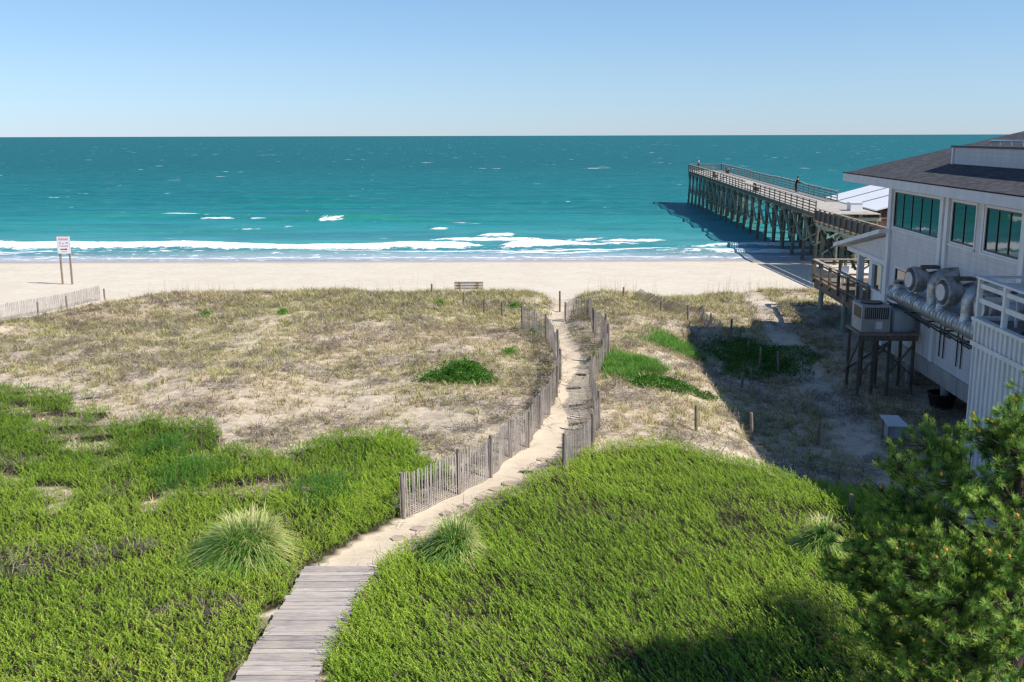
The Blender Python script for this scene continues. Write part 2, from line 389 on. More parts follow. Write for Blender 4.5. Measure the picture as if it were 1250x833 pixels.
duneveg = (1-ss(crest(x)-1, crest(x)+3.2, y+1.2*(fbm(x, y, 9)-.5)))
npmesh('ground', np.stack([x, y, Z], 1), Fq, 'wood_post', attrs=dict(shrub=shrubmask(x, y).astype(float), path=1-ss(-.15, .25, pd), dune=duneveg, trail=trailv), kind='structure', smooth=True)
def m_ground():
    m, nt, b = mat('dune_sand', rough=.95, spec=.1)
    v = coords(nt); n1 = noise(nt, v, .35, 5, .6); n2 = noise(nt, v, 3.2, 6, .7); n3 = noise(nt, v, 22, 4, .7); n4 = noise(nt, v, .9, 6, .65)
    sand = ramp(nt, n3, [(.25, (.56, .46, .335)), (.75, (.69, .59, .455))])
    beach = ramp(nt, n1, [(.3, (.62, .545, .44)), (.7, (.68, .605, .495))])
    drysand = mixc(nt, attr(nt, 'dune'), beach, sand)
    deb = ramp(nt, n2, [(.40, (0, 0, 0)), (.56, (1, 1, 1))]); patch = ramp(nt, n4, [(.34, (0, 0, 0)), (.52, (1, 1, 1))])
    f = math_(nt, 'MULTIPLY', math_(nt, 'MULTIPLY', deb, patch), attr(nt, 'dune'))
    f = math_(nt, 'MULTIPLY', f, math_(nt, 'SUBTRACT', 1., math_(nt, 'MULTIPLY', attr(nt, 'path'), .93)))
    c = mixc(nt, math_(nt, 'MULTIPLY', f, .7), drysand, (.33, .26, .19))
    c = mixc(nt, math_(nt, 'MULTIPLY', attr(nt, 'trail'), .85), c, (.66, .56, .45))
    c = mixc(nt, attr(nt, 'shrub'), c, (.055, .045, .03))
    sp = N(nt, 'ShaderNodeSeparateXYZ'); tc = N(nt, 'ShaderNodeTexCoord'); nt.links.new(tc.outputs['Object'], sp.inputs[0])
    yy = math_(nt, 'ADD', sp.outputs[1], math_(nt, 'MULTIPLY', noise(nt, coords(nt, (.12, .3, 1)), 1., 3), 2.2))
    wet = N(nt, 'ShaderNodeMapRange'); wet.inputs['From Min'].default_value = 92.6; wet.inputs['From Max'].default_value = 94.6; nt.links.new(yy, wet.inputs[0])
    c = mixc(nt, wet.outputs[0], c, (.40, .335, .31))
    c = mixc(nt, 1., c, ramp(nt, noise(nt, coords(nt, (1, 1.6, 1)), 1.7, 5, .7), [(.35, (.90, .89, .88)), (.6, (1.03, 1.03, 1.03))]), 'MULTIPLY')
    nt.links.new(c, b.inputs['Base Color'])
    h = math_(nt, 'ADD', math_(nt, 'MULTIPLY', n2, .7), math_(nt, 'MULTIPLY', n3, .3)); bump(nt, b, h, .55, .06)
    return m
g = bpy.data.objects['ground']; g.data.materials.clear(); g.data.materials.append(m_ground())

# ------------------------------------------------------------------ water
xs = axis(-75, 60, .45, -30000, 30000, 1.22); ys = axis(93.5, 152, .22, 93, 40000, 1.035)
ys = ys[ys > 93]
X, Y, Fq = grid(xs, ys); x, y = X.ravel(), Y.ravel()
def ridge(y, c, front, back): d = y-c; return np.where(d < 0, np.exp(-(d/front)**2), np.exp(-(d/back)**2))
wob = (fbm(x*.05, y*0, 41, 3)-.5)
fade = ss(94, 100, y)*(1-ss(160, 420, y))
Z = .10*fade*np.sin((y+wob*14)*.52+1)*(.4+fbm(x*.04, y*.06, 42))+.16*fade*(fbm(x*.10, y*.45, 43)-.5)
c1 = 105.0+wob*5+(fbm(x*.3, y*0, 44, 3)-.5)*1.4
on1 = 1-ss(4, 8, x)*(1-.6*ss(.45, .6, fbm(x*.12, y*0+3, 50, 2)))
gap = ss(.28, .42, fbm(x*.09, y*0+7, 45, 3)); gapw = .30+.70*gap
Z += .50*ridge(y, c1+1.5, 1.6, 2.6)*on1*gapw
Z += .28*ridge(y, 99.6+wob*3, .8, 2.)*ss(.35, .6, fbm(x*.07, y*0, 46, 2))
foam = ridge(y, c1+.9, 1.5, 1.0)*on1*gapw*1.05
foam = np.maximum(foam, .45*ridge(y, c1-2.2, 2.6, 2.)*on1)
foam = np.maximum(foam, .9*ridge(y, c1-2.6+(fbm(x*.35, y*0, 52, 3)-.5)*2, .7, .5)*ss(.42, .6, fbm(x*.13, y*0+9, 53, 2)))
foam = np.maximum(foam, ridge(y, 100.7+wob*4+(fbm(x*.4, y*0, 47, 3)-.5)*2, .9, .7)*.8*ss(.3, .5, fbm(x*.11, y*0+2, 48, 2)))
foam = np.maximum(foam, .62*ridge(y, 96.4+(fbm(x*.25, y*0+5, 49, 3)-.5)*2.4, .6, .5))
foam = np.maximum(foam, .34*(1-ss(98, 104.5, y)))
# individual breakers further out: centre x, y, half length, height, foam
for bx, by, hl, amp, fo in [(-24, 139, 11, .62, 0), (-24.2, 138.8, 1.9, .15, .75), (-12, 138, 16, .38, 0), (-52, 147, 16, .45, .0), (-33, 128, 2, .15, .6), (-48, 150, 3.5, .2, .8), (-60, 128, 10, .3, 0), (0, 152, 12, .32, 0), (-2, 113.5, 7, .28, .9), (-1.5, 118, 2.4, .3, .95), (-9, 128, 1.4, .2, .75), (13, 111, 4, .3, .8), (8, 112.5, 3, .28, .6), (14, 124, 12, .35, 0), (-38, 122, 14, .3, 0), (18, 139, 9, .3, .0), (-30, 168, 18, .4, 0), (8, 176, 15, .4, 0), (-60, 112, 8, .3, .5), (-41, 144, 2.5, .15, .75), (30, 106, 14, .35, .75), (24, 101, 10, .25, .7), (-40, 190, 14, .4, 0)]:
    d = np.exp(-((x-bx)/hl)**4); rr = ridge(y, by+(fbm(x*.15, y*0+by, 51, 2)-.5)*2, .9, 3.)
    Z += amp*d*rr
    if fo: foam = np.maximum(foam, fo*d*ridge(y, by-.7, .8+.4*fo, .9))
npmesh('water', np.stack([x, y, -2.3+Z*ss(94, 97, y)], 1), Fq, 'wood_post', attrs=dict(foam=foam, lift=np.clip(Z, 0, 1)), kind='structure', smooth=True)
def m_water():
    m, nt, b = mat('sea_water', rough=.3, spec=.10); b.inputs['IOR'].default_value = 1.33
    tc = N(nt, 'ShaderNodeTexCoord'); sp = N(nt, 'ShaderNodeSeparateXYZ'); nt.links.new(tc.outputs['Object'], sp.inputs[0])
    w = noise(nt, coords(nt, (.012, .05, 1)), 1., 4, .6)
    wy = math_(nt, 'ADD', sp.outputs[1], math_(nt, 'MULTIPLY', math_(nt, 'SUBTRACT', w, .5), 30.))
    mr = N(nt, 'ShaderNodeMapRange'); mr.inputs['From Min'].default_value = 90; mr.inputs['From Max'].default_value = 390; nt.links.new(wy, mr.inputs[0])
    c = ramp(nt, mr.outputs[0], [(0, (.14, .38, .41)), (.06, (.08, .33, .36)), (.14, (.02, .25, .265)), (.30, (.002, .165, .18)), (1, (.001, .115, .130))])
    near = N(nt, 'ShaderNodeMapRange'); near.inputs['From Min'].default_value = 96.5; near.inputs['From Max'].default_value = 102.5; near.inputs['To Min'].default_value = 1; near.inputs['To Max'].default_value = 0; nt.links.new(sp.outputs[1], near.inputs[0])
    c = mixc(nt, near.outputs[0], c, (.42, .45, .50))
    s1 = noise(nt, coords(nt, (.035, .16, 1)), 1., 5, .62)
    c = mixc(nt, ramp(nt, s1, [(.42, (0, 0, 0)), (.62, (.75, .75, .75))]), c, mixc(nt, .55, c, (.0, .09, .13)))
    s2 = noise(nt, coords(nt, (.25, 1.3, 1)), 1., 5, .7)
    c = mixc(nt, ramp(nt, s2, [(.50, (0, 0, 0)), (.75, (.9, .9, .9))]), c, mixc(nt, .5, c, (.12, .40, .46)))
    c = mixc(nt, math_(nt, 'MULTIPLY', attr(nt, 'lift'), 1.1, True), c, (.02, .25, .17))
    # foam: band attribute broken up, plus scattered whitecaps
    fn = noise(nt, coords(nt, (.7, 1.6, 1)), 1.2, 7, .75)
    fa = math_(nt, 'ADD', attr(nt, 'foam'), math_(nt, 'MULTIPLY', math_(nt, 'SUBTRACT', fn, .5), 2.3))
    fa = ramp(nt, fa, [(.48, (0, 0, 0)), (.62, (1, 1, 1))])
    wc = noise(nt, coords(nt, (.30, .75, 1)), 1., 4, .65); wc2 = noise(nt, coords(nt, (.025, .035, 1)), 1., 2)
    wc = ramp(nt, math_(nt, 'ADD', wc, math_(nt, 'MULTIPLY', wc2, .12)), [(.775, (0, 0, 0)), (.795, (1, 1, 1))])
    wfar = noise(nt, coords(nt, (.09, .10, 1)), 1., 3, .6)
    wfar = ramp(nt, wfar, [(.70, (0, 0, 0)), (.72, (.8, .8, .8))])
    outer = N(nt, 'ShaderNodeMapRange'); outer.inputs['From Min'].default_value = 108; outer.inputs['From Max'].default_value = 130; nt.links.new(sp.outputs[1], outer.inputs[0])
    wc = math_(nt, 'MULTIPLY', math_(nt, 'MAXIMUM', wc, wfar), outer.outputs[0])
    fo = math_(nt, 'MAXIMUM', fa, wc)
    nt.links.new(mixc(nt, fo, c, (.84, .86, .88)), b.inputs['Base Color'])
    nt.links.new(math_(nt, 'ADD', .22, math_(nt, 'MULTIPLY', fo, .6)), b.inputs['Roughness'])
    df = N(nt, 'ShaderNodeBsdfDiffuse'); gl = N(nt, 'ShaderNodeBsdfGlossy'); gl.inputs['Roughness'].default_value = .32; mx = N(nt, 'ShaderNodeMixShader')
    nt.links.new(b.inputs['Base Color'].links[0].from_socket, df.inputs[0]); nt.links.new(math_(nt, 'MULTIPLY', math_(nt, 'SUBTRACT', 1., fo), .13), mx.inputs[0])
    nt.links.new(df.outputs[0], mx.inputs[1]); nt.links.new(gl.outputs[0], mx.inputs[2]); nt.links.new(mx.outputs[0], nt.nodes['Material Output'].inputs[0])
    h1 = noise(nt, coords(nt, (.5, 1.4, 1)), 1., 6, .7); h2 = noise(nt, coords(nt, (.08, .25, 1)), 1., 4)
    h = math_(nt, 'ADD', math_(nt, 'MULTIPLY', h1, .35), h2); bump(nt, b, h, .8, .9)
    for q in (df, gl): nt.links.new(b.inputs['Normal'].links[0].from_socket, q.inputs['Normal'])
    return m
g = bpy.data.objects['water']; g.data.materials.clear(); g.data.materials.append(m_water())

# ------------------------------------------------------------------ vegetation as masses
def rand_in(x0, x1, y0, y1, dens):
    n = int((x1-x0)*(y1-y0)*dens); return rng.uniform(x0, x1, n), rng.uniform(y0, y1, n)
tus_px = [(305, 690, 1.32, 1.05), (556, 688, .88, .95), (1004, 680, .72, .85)]
TUS = [(unproj(a, b), r, h) for a, b, r, h in tus_px]
def infrustum(x, y, m=1.5, z=0.): 
    zc = y*math.cos(TH)+(HC-z)*math.sin(TH); return np.abs(x)*F/zc < 625+m*F/zc
shoots = [t_shoot() for _ in range(10)]+[t_shoot(.18, 12, .055, .018) for _ in range(3)]
for side, (x0, x1) in (('left', (-21, -2)), ('right', (-4, 14.5))):
    x, y = rand_in(x0, x1, 12.2, 36, 240)
    sel = shrubmask(x, y) & infrustum(x, y, 2.)
    for (tp, r, h) in TUS: sel &= np.hypot(x-tp.x, y-tp.y-.1) > r*.62
    bare = fbm(x*.45, y*.45, 31, 4)
    sel &= (bare < .73) | (rng.random(len(x)) < .5)
    x, y = x[sel], y[sel]; bare = bare[sel]
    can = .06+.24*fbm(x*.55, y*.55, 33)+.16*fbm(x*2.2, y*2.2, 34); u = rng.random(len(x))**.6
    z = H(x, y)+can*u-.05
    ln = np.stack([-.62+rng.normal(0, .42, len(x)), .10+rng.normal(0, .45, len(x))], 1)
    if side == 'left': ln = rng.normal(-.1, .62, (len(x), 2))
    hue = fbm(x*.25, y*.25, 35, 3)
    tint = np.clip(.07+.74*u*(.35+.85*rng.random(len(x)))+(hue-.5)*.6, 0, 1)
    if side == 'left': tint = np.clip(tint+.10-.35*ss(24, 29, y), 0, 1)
    kd = (rng.random(len(x)) < .02+.04*ss(.62, .72, bare)+.12*ss(.55, .7, fbm(x*.8, y*.8, 36))*ss(22, 27, y)*(side == 'left')).astype(float)
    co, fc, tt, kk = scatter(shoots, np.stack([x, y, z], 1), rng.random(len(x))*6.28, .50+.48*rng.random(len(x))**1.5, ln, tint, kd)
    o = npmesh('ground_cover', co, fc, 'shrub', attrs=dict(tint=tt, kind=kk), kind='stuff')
    tag(o, {'left': 'dense low green ground cover filling the lower left of the boardwalk', 'right': 'bright green leaning ground cover filling the slope right of the boardwalk'}[side], 'ground cover')
    print('shoots', side, len(x))
# dune grass
clumps = [t_clump(9, .42, .030, .13, .9) for _ in range(8)]+[t_clump(9, .28, .034, .17, 1.4) for _ in range(5)]
x, y = rand_in(-34, 27, 21, 71, 30)
grn = fbm(x*.16, y*.16, 61, 4); pat = fbm(x*.55, y*.55, 62, 5)
pdn = pathd(x, y)
crestd = 1-ss(crest(x)-.5, crest(x)+2.5, y+2*(fbm(x*.6, y*.6, 63)-.5))
dens = (.20+.75*ss(.32, .54, pat))*crestd
dens *= 1-.50*(1-ss(30, 40, y))*(x < 3)
dens = np.where(ss(42, 56, y)*(x < 1) > 0, np.maximum(dens, 1.*crestd*ss(38, 50, y)*ss(.26, .40, pat)), dens)
trail = np.abs(x-np.interp(y, [26, 30.7, 34.4, 40.4, 48.7, 53, 58], [10.9, 11.4, 11.84, 12.45, 13.31, 13.8, 14.4]))    # sandy trail in front of the house
dens *= .03+.97*ss(.45, 1.1, trail+.5*(fbm(x, y, 88)-.5))
bx_, by_ = 15.3, 0
dens *= np.where((x > 15.5) & (y < 57), .10, 1)
dens = np.where((y < 31) & (x > 2) & (x < 6.5), dens*.7, dens)
sel = (rng.random(len(x)) < dens) & (pdn > .05) & infrustum(x, y, 1.5) & ~shrubmask(x, y) & ~((x > 11.4) & (y < 32)) & ~((x < -9) & (y < 23.5))
x, y = x[sel], y[sel]; grn = grn[sel]
z = H(x, y)
kp = ss(.36, .60, grn+.16*ss(38, 54, y)+.0); kd = (rng.random(len(x)) < .15+.6*kp)*(.4+.6*rng.random(len(x)))
sc = .55+.5*rng.random(len(x))+.25*ss(45, 60, y)
co, fc, tt, kk = scatter(clumps, np.stack([x, y, z-.02], 1), rng.random(len(x))*6.28, sc, rng.normal(0, .15, (len(x), 2))+[-.12, .05], rng.random(len(x)), kd)
o = npmesh('dune_grass', co, fc, 'grass', attrs=dict(tint=tt, kind=kk), kind='stuff'); tag(o, 'straw and olive dune grass tufts covering the sand dunes behind the beach', 'dune grass')
print('clumps', len(x))
# brown debris mats
x, y = rand_in(-34, 18, 21, 62, 14); pat = fbm(x*.7+9, y*.7, 71, 4)
sel = (rng.random(len(x)) < .9*ss(.42, .58, pat)) & (pathd(x, y) > .1) & infrustum(x, y, 1.5) & ~shrubmask(x, y) & (y < crest(x)-1)
edge, eyy = rand_in(-8, 8, 19, 62, 10); pe = pathd(edge, eyy); s2 = (pe < .12) & (pe > -.35) & (rng.random(len(edge)) < .35)
ux, uy = rand_in(-20, 13, 14.5, 36, 12); s3 = shrubmask(ux, uy) & (ux < -4) & (fbm(ux*.45, uy*.45, 31, 4) > .70) & infrustum(ux, uy, 1)
x = np.concatenate([x[sel], edge[s2], ux[s3]]); y = np.concatenate([y[sel], eyy[s2], uy[s3]])
zz = H(x, y); zz[-int(s3.sum()):] += .12
co, fc, tt, kk = scatter([t_twigs() for _ in range(8)], np.stack([x, y, zz], 1), rng.random(len(x))*6.28, .6+.8*rng.random(len(x)))
o = npmesh('dry_debris', co, fc, 'litter', attrs=dict(tint=tt, kind=kk), kind='stuff'); tag(o, 'brown dead twigs and litter strewn between the grass tufts', 'debris')
# tall sea oats along the crest
xo = rng.uniform(-33, 22, 420); yo = np.maximum(crest(xo), 40)-rng.random(420)*3.5
sel = (pathd(xo, yo) > .3) & (fbm(xo*.3, yo*0, 75) > .42); xo, yo = xo[sel], yo[sel]
co, fc, tt, kk = scatter([t_clump(2, 1.35, .012, .1, .22) for _ in range(6)], np.stack([xo, yo, H(xo, yo)], 1), rng.random(len(xo))*6.28, .7+.5*rng.random(len(xo)))
o = npmesh('sea_oats', co, fc, 'grass', attrs=dict(tint=tt, kind=kk), kind='stuff'); tag(o, 'thin tall sea oat stalks rising above the dune crest against the beach', 'sea oats')

# separate green bushes
def bush(px, py, wpx, hpx, name, label, mt, leaf, n, hgt, cat='bush', stems=True, kindv=0., tb=0.):
    c = G(px, py); D = c.y; sx = wpx*D/1250; sy = hpx*D/1250/.25
    u = np.sqrt(rng.random(n)); a = rng.random(n)*6.283
    wig = (1+.25*np.sin(a*3+px)+.15*np.sin(a*5+py))*(1+.35*rng.normal(size=n)*(rng.random(n) < .35))
    x = c.x+sx*u*np.cos(a)*wig; y = c.y+sy*u*np.sin(a)*wig
    zt = hgt*(1-u**2)*(.6+.6*fbm(x*2, y*2, 81)); z = H(x, y)+zt*rng.random(n)**.4
    e = empty(name, c, label, cat)
    co, fc, tt, kk = scatter(leaf, np.stack([x, y, z], 1)-np.array(c), rng.random(n)*6.28, .7+.6*rng.random(n), rng.normal(0, .25, (n, 2)), np.clip(rng.random(n)*.8+tb, 0, 1), np.full(n, kindv))
    npmesh('foliage', co, fc, mt, e, dict(tint=tt, kind=kk))
    if stems:
        s = MB()
        for i in range(14):
            a = i*2.4; s.tube([c+Vector((0, 0, -.05)), c+Vector((math.cos(a)*sx*.3, math.sin(a)*sy*.3, hgt*.3)), c+Vector((math.cos(a)*sx*.55, math.sin(a)*sy*.55, hgt*.4))], [.015, .01, .005], 5)
        s.build('stem', 'bark', e)
    return e
balls = [t_leafball(26, .15, .075, .032) for _ in range(6)]; spr = [t_clump(14, .42, .02, .1, .6) for _ in range(5)]
bush(563, 463, 37, 9, 'round_bush', 'dark green oval bush alone in the dry dune grass left of the path', 'bush', balls, 700, .62)
bush(768, 450, 36, 11, 'grass_patch', 'bright green grass patch just right of the path fence', 'patch', spr, 900, .12, 'grass patch', False, tb=.25)
bush(820, 425, 30, 11, 'grass_patch', 'bright green grass patch reaching the edge of the house shadow', 'patch', spr, 760, .12, 'grass patch', False, tb=.25)
bush(812, 473, 46, 7, 'creeping_bush', 'low dark green creeping bush nearest of the green patches right of the path', 'bush', balls, 420, .28)
bush(925, 440, 62, 22, 'creeping_bush', 'dark green creeping bush lying in the house shadow between leaning posts', 'bush', balls, 900, .3, tb=-.2)
for px, py, w, h, lb in [(345, 384, 7, 3, 'tiny green shrub in dune grass, left of the bench and nearer the crest'), (250, 387, 6, 2.5, 'tiny green shrub in dune grass, leftmost of the small far ones'), (537, 372, 7, 3, 'tiny green shrub in pale sand below the bench'), (628, 376, 13, 4, 'small bright green shrub beside the far end of the slat fence'), (655, 405, 8, 7, 'dark green shrub in the corner of the slat fence at the bend'), (622, 433, 8, 4, 'small green shrub in dry grass above the oval bush')]:
    bush(px, py, w*.6, h*.6, 'small_shrub', lb, 'patch', balls, 26, .2, 'shrub', False, tb=.1)
for px, py, w, h, lb in [(232, 590, 44, 15, 'darker feathery shrub rising from ground cover above the large tussock'), (395, 612, 40, 14, 'darker green shrub between the large tussock and the fence end'), (205, 560, 30, 9, 'blue green shrub on the upper edge of the left ground cover')]:
    bush(px, py, w, h, 'feathery_shrub', lb, 'bush', [t_shoot(.3, 20, .06, .016) for _ in range(5)], 380, .50, 'shrub', True)

# ornamental tussocks
def tussock(i, label):
    c, r, h = TUS[i]; c = Vector((c.x, c.y, float(H(c.x, c.y))))
    n = int(3600*r); e = empty('grass_tussock', c, label, 'grass tussock', 'arching grass tussocks in the ground cover')
    vs, fs, vt, kd = [], [], [], []
    for j in range(n):
        a = rng.random()*6.283; q = rng.random(); r0 = .30*r*math.sqrt(rng.random()); b = rng.random()*6.283
        p0 = Vector((r0*math.cos(b), r0*math.sin(b), 0)); d = Vector((math.cos(a)+p0.x*1.2, math.sin(a)+p0.y*1.2, 0)); d = d.normalized()*(.35+.65*q)+Vector((-.22, .05, 0))*q 
        L = r*(.5+.65*rng.random()); hz = h*(1.05-.55*q)*(.75+.35*rng.random()); s = Vector((-math.sin(a), math.cos(a), 0))*.011; k0 = len(vs)
        # straw side faces up and right; green side faces left and front
        dry = .55+.34*math.cos(a-R(65))+rng.normal(0, .30); dry = 1. if dry > .56 else 0.; ti = rng.random()
        for m_, t in enumerate((0, .35, .7, 1.)):
            p = p0+d*L*(t**1.4)*1.02+Vector((0, 0, hz*(2.1*t-1.7*t*t*(.62+.55*q)))); p.z = max(p.z, .03); w = 1-.85*t**2
            vs += [p-s*w, p+s*w]; vt += [np.clip(ti*.7+.3*t, 0, 1)]*2; kd += [min(1, dry*(.05+1.1*t)+.15*t*t)]*2
            if m_: k = k0+2*m_; fs.append((k-2, k-1, k+1, k))
    npmesh('blades', np.array(vs), np.array(fs), 'tussock', e, dict(tint=np.array(vt), kind=np.array(kd)))
tussock(0, 'largest arching grass tussock, straw topped, left of the boardwalk end')
tussock(1, 'medium arching green tussock just right of the boardwalk end')
tussock(2, 'small pale arching tussock beside the pine tree on the right')

# ------------------------------------------------------------------ boardwalk, steps, stones
e = empty('boardwalk', (-3.8, 13, 0), 'grey weathered plank boardwalk between the green ground cover', 'boardwalk')
pl = MB(); tints = []; yy = 20.2; 
while yy > 6:
    w = .142; xl = -4.36-(20.2-yy)*.064+random.uniform(-.035, .035); xr = -2.88-(20.2-yy)*.085+random.uniform(-.035, .035); sk = random.uniform(-.012, .012); zt = .13+random.uniform(-.007, .007)
    pl.hexa([(xl, yy-w+sk, zt-.04), (xr, yy-w-sk, zt-.04), (xr, yy-sk, zt-.04), (xl, yy+sk, zt-.04), (xl, yy-w+sk, zt), (xr, yy-w-sk, zt+random.uniform(-.006, .006)), (xr, yy-sk, zt), (xl, yy+sk, zt)])
    tints += [random.random()]*8; yy -= w+.012
o = pl.build('planks', 'planks', e); at = o.data.attributes.new('tint', 'FLOAT', 'POINT'); at.data.foreach_set('value', tints)
for sx in (-4.2, -3.05): MB().beam((sx, 20.1, .03), (sx-.95, 6, .03), .08, .12).build('stringer', 'wood_post', e)
steps = [((642, 578), 20, 'timber'), ((700, 475), 22, ''), ((709, 458), 16, ''), ((705, 496), 26, ''), ((704, 519), 22, ''), ((654, 583), 12, '')]
slab = [(624, 591, .5), (606, 598, .42), (590, 609, .45), (511, 646, .42), (486, 658, .4), (545, 628, .36), (662, 562, .36), (566, 618, .3)]
lab = ['half buried timber step lying across the path by the gap post', 'timber step across the path below the first bend', 'thin timber step across the path just under the upper bend', 'long timber step across the middle of the path', 'timber step across the path, nearer of the two long ones', 'short broken timber lying against the ground cover edge']
for i, ((a, b_), w, _) in enumerate(steps):
    c = G(a, b_); hw = w*c.y/1250*.42; o = MB().beam(c+Vector((-hw, random.uniform(-.08, .08), .03)), c+Vector((hw, random.uniform(-.1, .1), .045)), .07, .05).build('timber_step', 'wood_post', None, c); tag(o, lab[i], 'timber step', 'timber steps set across the sandy path')
lab = ['tan flat stone slab on the path nearest the gap post', 'square tan slab on the path, second from the gap post', 'grey flat slab beside the ground cover edge mid path', 'tan slab near the corner post of the slat fence', 'pale slab on the path just beyond the boardwalk end', 'small slab between the two tussock-side slabs', 'pale slab higher on the path beside the slat fence', 'smallest slab close under the slat fence line']
for i, (a, b_, s) in enumerate(slab):
    c = G(a, b_); q = random.uniform(0, 3); pts = [(math.cos(t)*s*.55*random.uniform(.85, 1.1), math.sin(t)*s*.45*random.uniform(.85, 1.1)) for t in [q+k*math.pi/3 for k in range(6)]]
    m_ = MB(); n = 6; m_.add([c+Vector((x_, y_, -.04)) for x_, y_ in pts]+[c+Vector((x_*.93, y_*.93, .035)) for x_, y_ in pts], [tuple(range(6, 12))]+[(k, (k+1) % 6, 6+(k+1) % 6, 6+k) for k in range(6)])
    tag(m_.build('stone_slab', 'slab', None, c) if 'slab' in M else m_.build('stone_slab', M.setdefault('slab', m_paint('stone_slab', (.50, .40, .31), .7)), None, c), lab[i], 'stone slab', 'flat slabs along the sandy path')

# ------------------------------------------------------------------ sand fences
def slat_panel(e, a, b, h=1.12, gap=.08, sw=.034, lean=(0, 0), sag=0., droop=0., mt='wood_fence'):
    """one run of wired slats between two ground points"""
    a, b = Vector(a), Vector(b); d = b-a; L = math.hypot(d.x, d.y); t = d/L if L else d; n = max(2, int(L/gap)); m_ = MB(); up = Vector((lean[0], lean[1], 1)).normalized(); tops = []
    nd = Vector((-t.y, t.x, 0)).normalized(); td = Vector((t.x, t.y, 0)).normalized()
    ph = random.random()*6
    for i in range(n+1):
        q = i/n; p = a+d*q; p.z = float(H(p.x, p.y)); off = nd*(sag*math.sin(q*math.pi)+.03*math.sin(q*9+ph)); p += off
        hh = h*(1-droop*math.sin(q*math.pi))*random.uniform(.965, 1.02); tl = td*random.gauss(0, .018)+nd*random.gauss(0, .012)
        p0 = p-up*.05; p1 = p+(up+tl)*hh
        m_.beam(p0, p1, sw, .009, nd if abs(nd.dot((p1-p0).normalized())) < .9 else (0, 0, 1)); tops.append((p, p1))
    for f in (.16, .5, .84):
        m_.tube([x0+(x1-x0)*f+nd*.012 for x0, x1 in tops[::2]]+[tops[-1][0]+(tops[-1][1]-tops[-1][0])*f], .006, 4)
    return m_.build('slat_panel', mt, e)
def post_mesh(c, h, r=.05, lean=(0, 0)):
    return MB().tube([c+Vector((0, 0, -.25)), c+Vector((lean[0]*.5*h, lean[1]*.5*h, h*.5)), c+Vector((lean[0]*h, lean[1]*h, h))], [r, r*.98, r*.94], 9)
def fence(name, label, pts, hts, phs, group='slatted sand fences on the dunes', skip=(), extra=()):
    c0 = G(*pts[0]); e = empty(name, c0, label, 'sand fence', group); W_ = [G(*p) for p in pts]
    for i, (p, ph) in enumerate(zip(W_, phs)):
        if ph: post_mesh(p+Vector((.03, .05, 0)), ph, .052, (random.gauss(0, .025), random.gauss(0, .025))).build('post', 'wood_post', e)
    for i in range(len(W_)-1):
        if i in skip: continue
        slat_panel(e, W_[i], W_[i+1], hts[i])
    return e
fence('slat_fence', 'long grey slat fence curving along the left side of the sandy path', [(491, 634), (559, 604), (598, 584), (622, 559), (643, 547), (657, 524), (669, 507), (678, 485), (683, 464), (681, 446), (666, 414), (637, 401)],
      [1.13]*11, [1.17, 1.22, 1.2, 1.12, 1.12, 1.1, 1.15, 1.12, 1.2, 1.45, 1.15, 1.1])
fence('slat_fence', 'short slat panel with its own near post beside the right ground cover', [(687, 577), (722, 548), (730, 523), (720, 472)], [.95, 1.0, 1.0], [1.12, 1.05, 1.22, 1.15])
fence('slat_fence', 'tall posted slat fence on the right of the path at the upper bend', [(720, 472), (735, 449), (742, 438), (738, 420), (724, 407), (720, 388), (703, 388), (689, 393)], [1.0, 1.05, 1.1, 1.15, 1.1, .95, .95], [0, 1.15, 1.45, 1.35, 1.2, .95, 0, 1.0])
e = empty('slat_fence', (-26, 55, 0), 'pale bleached slat fence on the beach at the far left edge', 'sand fence', 'slatted sand fences on the dunes')
for a, b_ in (((-30, 400), (0, 391)), ((0, 391), (47, 383)), ((47, 383), (82, 376)), ((82, 376), (122, 366))):
    A_, B2 = [G(p[0], p[1]) for p in (a, b_)]; slat_panel(e, A_, B2, .95, .085, .04)
for a in ((47, 386), (82, 378), (128, 368)): post_mesh(G(*a), .85, .06).build('post', 'wood_post', e)
e = empty('fallen_fence', G(790, 372), 'collapsed slat fence draped over the dune beyond the green patches', 'sand fence', 'slatted sand fences on the dunes')
for a, b_, ln in (((770, 364), (786, 370), (.8, -1.)), ((786, 370), (808, 378), (1., -1.1)), ((808, 380), (832, 386), (1., -.8)), ((832, 388), (850, 386), (.5, -.8))): slat_panel(e, G(*a), G(*b_), .95, .12, .045, ln, mt='slat_pale')
e = empty('fallen_fence', G(855, 400), 'short collapsed slat fence sloping down into the edge of the house shadow', 'sand fence', 'slatted sand fences on the dunes')
for a, b_, ln in (((852, 386), (858, 400), (.2, -.5)), ((858, 400), (874, 410), (.4, -.5))): slat_panel(e, G(*a), G(*b_), .8, .11, .045, ln, mt='slat_pale')

